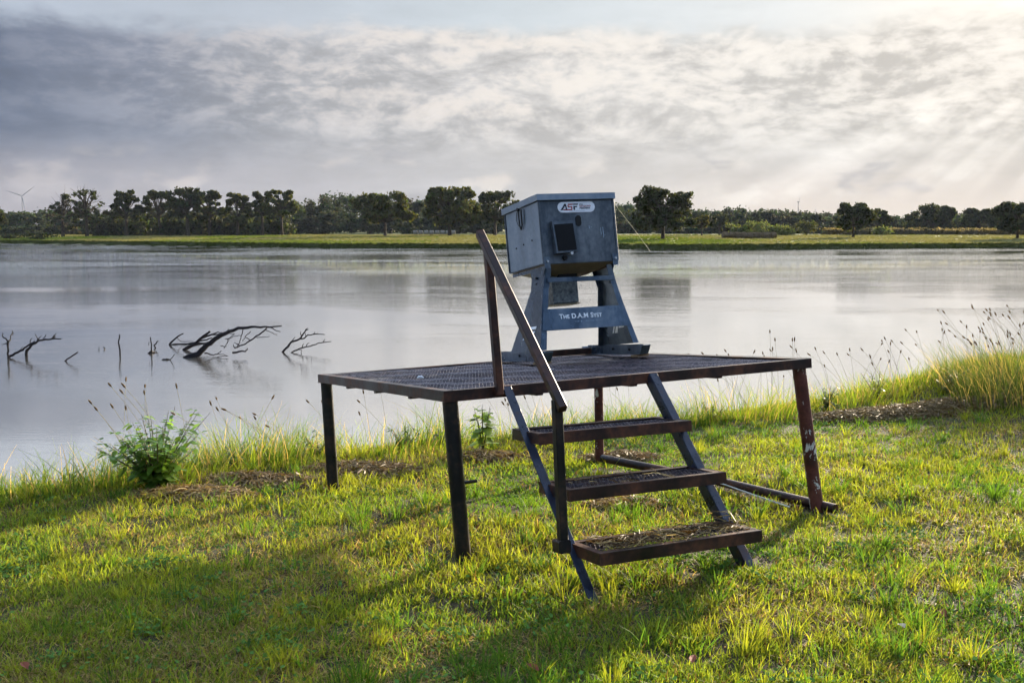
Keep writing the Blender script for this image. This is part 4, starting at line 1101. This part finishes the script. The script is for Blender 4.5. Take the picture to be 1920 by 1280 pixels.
# clumps of seed-headed grass along the bank
M_head = plain('seed_head', (.17, .10, .045), .9, 0, .1, .4, 60)
def st2xy(t, s): return .866 * t - .5 * s, .5 * t + .866 * s
def ground_at(px_g, D):
    p = at(px_g, 436, D); return p.x, p.y
def foxtail(label, px_g, D, nstalk, hmin, hmax, spread, nblade, seed, lean=.25, leanaz=math.pi, bh=.34, col=None):
    r = np.random.default_rng(seed); x, y = ground_at(px_g, D); z = H(x, y)
    root = empty('seed_grass_clump', (x, y, z), label, 'grass clump', 'clumps of seed-headed grass on the near bank')
    a = r.uniform(0, 6.283, nblade); q = spread * np.sqrt(r.random(nblade)); X = q * np.cos(a); Y = q * np.sin(a) * .7
    P = np.c_[X, Y, height(X + x, Y + y) - z - .02]
    f = r.random((nblade, 1)); c = (GREEN * (1 - f) + YEL * f) if col is None else np.array(col)[None] * np.ones((nblade, 1))
    dr = r.random(nblade) < .22; c = np.where(dr[:, None], STRAW, c) * r.uniform(.6, 1.2, (nblade, 1))
    b = blades(P, bh * r.uniform(.45, 1.1, nblade), .0055 + .003 * r.random(nblade), r.uniform(.2, 1.0, nblade), a + r.normal(size=nblade) * .6, c, 'grass_blades', M_grass, root, segs=3)
    b['kind'] = 'stuff'
    for i in range(nstalk):
        t = r.uniform(0, 6.283); qq = spread * .75 * math.sqrt(r.random()); bx, by = qq * math.cos(t), qq * math.sin(t) * .6
        bz = H(x + bx, y + by) - z - .02; h = r.uniform(hmin, hmax); az = leanaz + r.normal() * .9; ln = lean * r.uniform(.3, 1.5)
        pts = [Vector((bx + ln * h * (k / 5) ** 1.6 * math.cos(az), by + ln * h * (k / 5) ** 1.6 * math.sin(az), bz + h * (k / 5) * (1 - .12 * ln * k / 5))) for k in range(6)]
        m = MB(); m.tube(pts, [.0017, .0017, .0015, .0014, .0013, .0012], 4)
        st = m.build('seed_stalk', M_straw2, root)
        d_ = (pts[-1] - pts[-2]).normalized(); L_ = r.uniform(.028, .048); e = pts[-1]
        m = MB(); m.tube([e - d_ * .004, e + d_ * L_ * .2, e + d_ * L_ * .7, e + d_ * L_], [.003, .0075, .0065, .002], 7); m.build('seed_head', M_head, st, True)
M_straw2 = plain('stalk', (.20, .17, .07), .8, 0, .2)
foxtail('low seed grass at the left edge of the near bank', 40, 8.1, 3, .35, .5, .55, 170, 1, bh=.30)
foxtail('seed grass rising around the leafy weed on the left', 285, 7.9, 11, .55, .80, .50, 120, 2, .35)
foxtail('slanting seed grass between the leafy weed and the left platform leg', 480, 8.5, 12, .40, .60, .55, 330, 3, .75, math.pi, .40)
foxtail('green seed grass clump behind the left platform leg', 705, 9.0, 6, .35, .60, .75, 260, 4, .4, math.pi * .9, .36)
foxtail('thin seed grass beneath the middle of the platform', 950, 9.6, 6, .35, .55, .45, 120, 5, .3)
foxtail('a few tall seed stalks behind the rear red leg', 1160, 11.0, 5, .45, .78, .30, 60, 6, .15)
foxtail('dense seed grass clump right of the stair under the deck edge', 1395, 10.6, 18, .45, .75, .60, 380, 7, .65, math.pi * .95, .42)
foxtail('tall seed stalks just left of the flaking red leg', 1478, 11.1, 6, .60, .92, .35, 140, 8, .12)
foxtail('seed grass clump right of the flaking red leg', 1600, 11.3, 16, .40, .70, .70, 300, 9, .55, math.pi, .34)
foxtail('seed grass clump on the bank between red leg and right bush', 1700, 11.9, 14, .35, .65, .70, 300, 10, .5, math.pi, .32)
foxtail('large shaggy seed grass clump at the right edge of the bank', 1920, 11.4, 60, .45, .90, .85, 1500, 11, .6, math.pi, .48, (.10, .15, .032))
foxtail('shaggy drooping grass below the clump at the right edge', 1940, 10.4, 14, .45, .75, .70, 900, 12, .6, math.pi, .50, (.09, .12, .03))

# leafy weeds
def weed(name, label, px_g, D, h, nst, seed, leaf=.045, spread=.3, col=(.055, .115, .022), nl=16):
    r = np.random.default_rng(seed); x, y = ground_at(px_g, D); z = H(x, y) - .01
    root = empty(name, (x, y, z), label, 'weed')
    V = []; F = []; Cc = []
    for i in range(nst):
        az = r.uniform(0, 6.283); ln = r.uniform(.1, 1) * spread; hh = h * r.uniform(.55, 1.05)
        pts = [Vector((ln * (k / 4) ** 1.3 * math.cos(az), ln * (k / 4) ** 1.3 * math.sin(az), hh * k / 4)) for k in range(5)]
        m = MB(); m.tube(pts, [.005, .0045, .004, .003, .0015], 5); m.build('stem', M_stem, root, True)
        for j in range(nl):
            t = r.uniform(.18, 1.0); k = min(3, int(t * 4)); p = pts[k].lerp(pts[k + 1], t * 4 - k)
            a2 = r.uniform(0, 6.283); el = r.uniform(-.3, .6); d_ = np.array([math.cos(a2) * math.cos(el), math.sin(a2) * math.cos(el), math.sin(el)])
            s_ = leaf * r.uniform(.5, 1.25) * (1.15 - .5 * t); sd = np.cross(d_, [0, 0, 1]); sd /= np.linalg.norm(sd) + 1e-6; upv = np.cross(sd, d_)
            b = np.array(p) + d_ * s_ * .35; o = len(V)
            tipd = d_ * s_ * 2 - np.array([0, 0, s_ * .7])
            V += [b, b + tipd * .3 + sd * s_ * .62 + upv * .12 * s_, b + tipd * .35, b + tipd * .3 - sd * s_ * .62 + upv * .12 * s_, b + tipd * .7 + sd * s_ * .42, b + tipd * .7 - sd * s_ * .42, b + tipd]
            F += [(o, o + 1, o + 4, o + 2), (o, o + 2, o + 5, o + 3), (o + 2, o + 4, o + 6, o + 5)]
            c = np.array(col) * r.uniform(.6, 1.5); Cc += [c] * 7
    npmesh('leaves', np.array(V), np.array(F), M_weed, root, np.array(Cc))
    return root
M_stem = plain('weed_stem', (.10, .09, .035), .7)
weed('leafy_weed', 'dark green leafy weed bush on the left of the near bank', 280, 7.6, .54, 46, 5, .050, .52, (.15, .26, .045), 17)
weed('leafy_weed', 'young leafy weed standing alone behind the near dark leg', 905, 8.9, .46, 7, 6, .064, .13, (.20, .29, .06), 11)
weed('leafy_weed', 'small bright broad-leaved weed in the grass under the stair', 1203, 6.75, .09, 6, 7, .030, .10, (.20, .30, .035), 7)

for px_w, D_w, h_, n_, sd, cl_, lb in ((430, 8.3, .22, 9, 21, (.09, .13, .03), 'low olive weed between the leafy bush and the slanting seed grass'),
        (590, 8.7, .26, 10, 22, (.10, .12, .035), 'olive weed on the bank just left of the left platform leg'),
        (755, 9.0, .28, 11, 23, (.09, .15, .03), 'weed on the bank midway between the two left platform legs'),
        (820, 9.2, .20, 8, 24, (.12, .14, .04), 'low weed close behind the near dark platform leg'),
        (1340, 10.5, .22, 9, 25, (.07, .12, .025), 'dark low weed beside the dense seed grass right of the stair'),
        (1560, 11.1, .26, 10, 26, (.08, .13, .03), 'weed on the bank just right of the flaking red leg'),
        (1655, 11.4, .34, 12, 27, (.08, .12, .03), 'taller olive weed above the long dry mat on the right bank'),
        (1790, 11.2, .30, 12, 28, (.07, .10, .028), 'dark weed at the left foot of the shaggy clump on the right'),
        (110, 8.0, .20, 9, 29, (.10, .14, .03), 'low weed at the left end of the near bank')):
    weed('bank_weed', lb, px_w, D_w, h_, n_, sd, .026, h_ * .7, cl_, 12)
def clover():
    r = np.random.default_rng(31); P = []
    nt = 260; u = r.random(nt); y = 3.4 * (10.5 / 3.4) ** u; x = (r.random(nt) * 2 - 1) * y * .55
    k = (shore_s(x, y) < 8.6) & (clearing(x, y) > .6)
    for cx, cy in zip(x[k], y[k]):
        m = int(r.uniform(14, 60)); q = r.normal(size=(m, 2)) * r.uniform(.03, .10); X = cx + q[:, 0]; Y = cy + q[:, 1]
        P.append(np.c_[X, Y, height(X, Y) + r.uniform(.012, .045, m)])
    P = np.concatenate(P); n = len(P)
    a = r.uniform(0, 6.283, n); s_ = r.uniform(.007, .014, n)[:, None]; tl = r.normal(size=(n, 2)) * .35
    A = np.c_[np.cos(a), np.sin(a), tl[:, 0]] * s_; B = np.c_[-np.sin(a), np.cos(a), tl[:, 1]] * s_
    V = np.stack([P - A, P - B * .8, P + A, P + B * .8], 1).reshape(-1, 3)
    col = np.repeat(np.array([[.07, .14, .03]]) * r.uniform(.6, 1.7, (n, 1)), 4, 0)
    tag(npmesh('clover', V, np.arange(4 * n).reshape(-1, 4), M_fargrass, None, col), 'small round clover leaves scattered through the short grass', 'clover', kind='stuff')
clover()

# dry hay mats and litter
def mat_of_hay(label, px_g, D, rx, ry, n, seed, hgt=.05, cols=(STRAW * .5, BROWN * .85)):
    r = np.random.default_rng(seed); x, y = ground_at(px_g, D)
    a = r.uniform(0, 6.283, n); q = np.sqrt(r.random(n)); X = x + rx * q * np.cos(a); Y = y + ry * q * np.sin(a)
    Z = height(X, Y) + hgt * (1 - q ** 2) * r.random(n) + .004
    L_ = r.uniform(.05, .17, n); az = r.uniform(0, 6.283, n); el = r.normal(size=n) * .25; w_ = r.uniform(.0018, .0042, n)
    d_ = np.c_[np.cos(az) * np.cos(el), np.sin(az) * np.cos(el), np.sin(el)] * (L_ / 2)[:, None]; sd = np.c_[-np.sin(az), np.cos(az), r.normal(size=n) * .5] * w_[:, None]
    c = np.c_[X, Y, Z]; mid = c + np.c_[np.zeros((n, 2)), L_ * .12]
    V = np.stack([c - d_ - sd, c - d_ + sd, mid + sd, mid - sd, c + d_ + sd, c + d_ - sd], 1).reshape(-1, 3); o = np.arange(n)[:, None] * 6
    F = np.concatenate([o + np.array([[0, 1, 2, 3]]), o + np.array([[3, 2, 4, 5]])])
    f = r.random((n, 1)); col = (cols[0] * (1 - f) + cols[1] * f) * r.uniform(.5, 1.4, (n, 1))
    tag(npmesh('dry_grass_mat', V, F, M_straw, None, np.repeat(col, 6, 0)), label, 'dry grass', kind='stuff')
mat_of_hay('matted dry brown grass right of the leafy weed', 480, 7.75, .46, .24, 2600, 1, .055)
mat_of_hay('matted dry grass at the foot of the left platform leg', 665, 8.1, .50, .28, 2400, 2, .055)
mat_of_hay('matted dry grass below the leafy weed on the left', 345, 7.35, .45, .2, 1800, 3, .05, (STRAW * .8, BROWN))
mat_of_hay('long mat of dry brown grass on the right bank', 1740, 10.5, 1.3, .38, 7000, 4, .08)
mat_of_hay('dry grass patch behind the young leafy weed', 925, 8.7, .35, .2, 1000, 5, .05)
mat_of_hay('dry grass around the foot of the rear red leg', 1165, 8.6, .35, .2, 1000, 6, .06)
mat_of_hay('small straw patch in the grass under the stair', 1175, 6.75, .25, .16, 600, 7, .03, (STRAW, BROWN))

def tread_litter(i, n, x0, x1, yy0, yy1, seed, label, top=.02):
    r = np.random.default_rng(seed); z, y0, y1 = treads[i]; V = []; F = []; Cc = []
    for k in range(n):
        cx, cy = r.uniform(x0, x1), r.uniform(yy0, yy1); az = r.normal() * .7 + (0 if r.random() < .7 else 1.5); L_ = r.uniform(.03, .13); el = r.normal() * .12
        zz = z - .004 - .022 * (cx - .8) + r.random() ** 2 * top; d_ = np.array([math.cos(az), math.sin(az), el]) * L_ / 2; sd = np.array([-math.sin(az), math.cos(az), r.normal() * .6]) * r.uniform(.0009, .0024)
        c = np.array([cx, cy, zz]); o = len(V); V += [c - d_ - sd, c - d_ + sd, c + np.array([0, 0, L_ * .06]) + sd, c + np.array([0, 0, L_ * .06]) - sd, c + d_ + sd, c + d_ - sd]
        F += [(o, o + 1, o + 2, o + 3), (o + 3, o + 2, o + 4, o + 5)]
        cc = (STRAW * .8 if r.random() < .3 else BROWN * .7) * r.uniform(.3, 1.4); Cc += [cc] * 6
    o = npmesh('dead_grass', np.array(V), np.array(F), M_straw, None, np.array(Cc)); o.matrix_world = MWP
    tag(o, label, 'dead grass', kind='stuff')
tread_litter(2, 620, .42, 1.22, -.865, -.63, 3, 'dark dead grass and leaf litter heaped on the lowest tread', .03)
tread_litter(2, 50, 1.12, 1.25, -.80, -.66, 4, 'straw tangled where the lowest tread meets the right stringer', .09)
tread_litter(1, 46, .42, 1.0, -.62, -.36, 5, 'few dry stalks lying on the middle tread', .012)

# fallen leaves
M_red_leaf = plain('dry_red_leaf', (.24, .06, .025), .8)
r = random.Random(4)
for px_l, py_l, lb in ((48, 1272, 'reddish fallen leaf in the bottom left corner'), (1000, 1268, 'reddish fallen leaf at the bottom edge left of centre'), (1768, 1168, 'reddish fallen leaf in the grass at right'),
                     (1690, 1200, 'pale curled leaf in the grass at lower right'), (1300, 1262, 'orange-brown fallen leaf at the bottom edge right of centre')):
    p = on_z(px_l, py_l, .03); m = MB()
    m.add([(-.03, 0, .004), (-.008, -.015, .012), (.014, -.011, .008), (.034, 0, .0), (.012, .013, .010), (-.010, .014, .014), (0, 0, .0)],
          [(0, 1, 6), (1, 2, 6), (2, 3, 6), (3, 4, 6), (4, 5, 6), (5, 0, 6)])
    o = m.build('fallen_leaf', M_red_leaf if 'pale' not in lb else plain('pale_dry_leaf', (.5, .43, .33), .8))
    o.location = (p.x, p.y, H(p.x, p.y) + .045); o.rotation_euler = (r.uniform(-.3, .3), r.uniform(-.3, .3), r.uniform(0, 6))
    tag(o, lb, 'leaf', 'fallen leaves in the grass')

# ------------------------------------------------------------------ morning haze over the pond
def haze():
    m, g, out = mat('thin_haze')
    v = g.new('ShaderNodeVolumePrincipled'); v.inputs['Color'].default_value = (.72, .83, 1.0, 1); v.inputs['Density'].default_value = .00006
    v.inputs['Anisotropy'].default_value = .0
    g.link(v.outputs[0], out.inputs['Volume'])
    mb = MB(); mb.box((0, 690, 36), (1700, 1050, 40.5)); o = mb.build('haze', m)
    tag(o, 'thin pale morning haze over pond and fields', 'haze', kind='stuff')
haze()
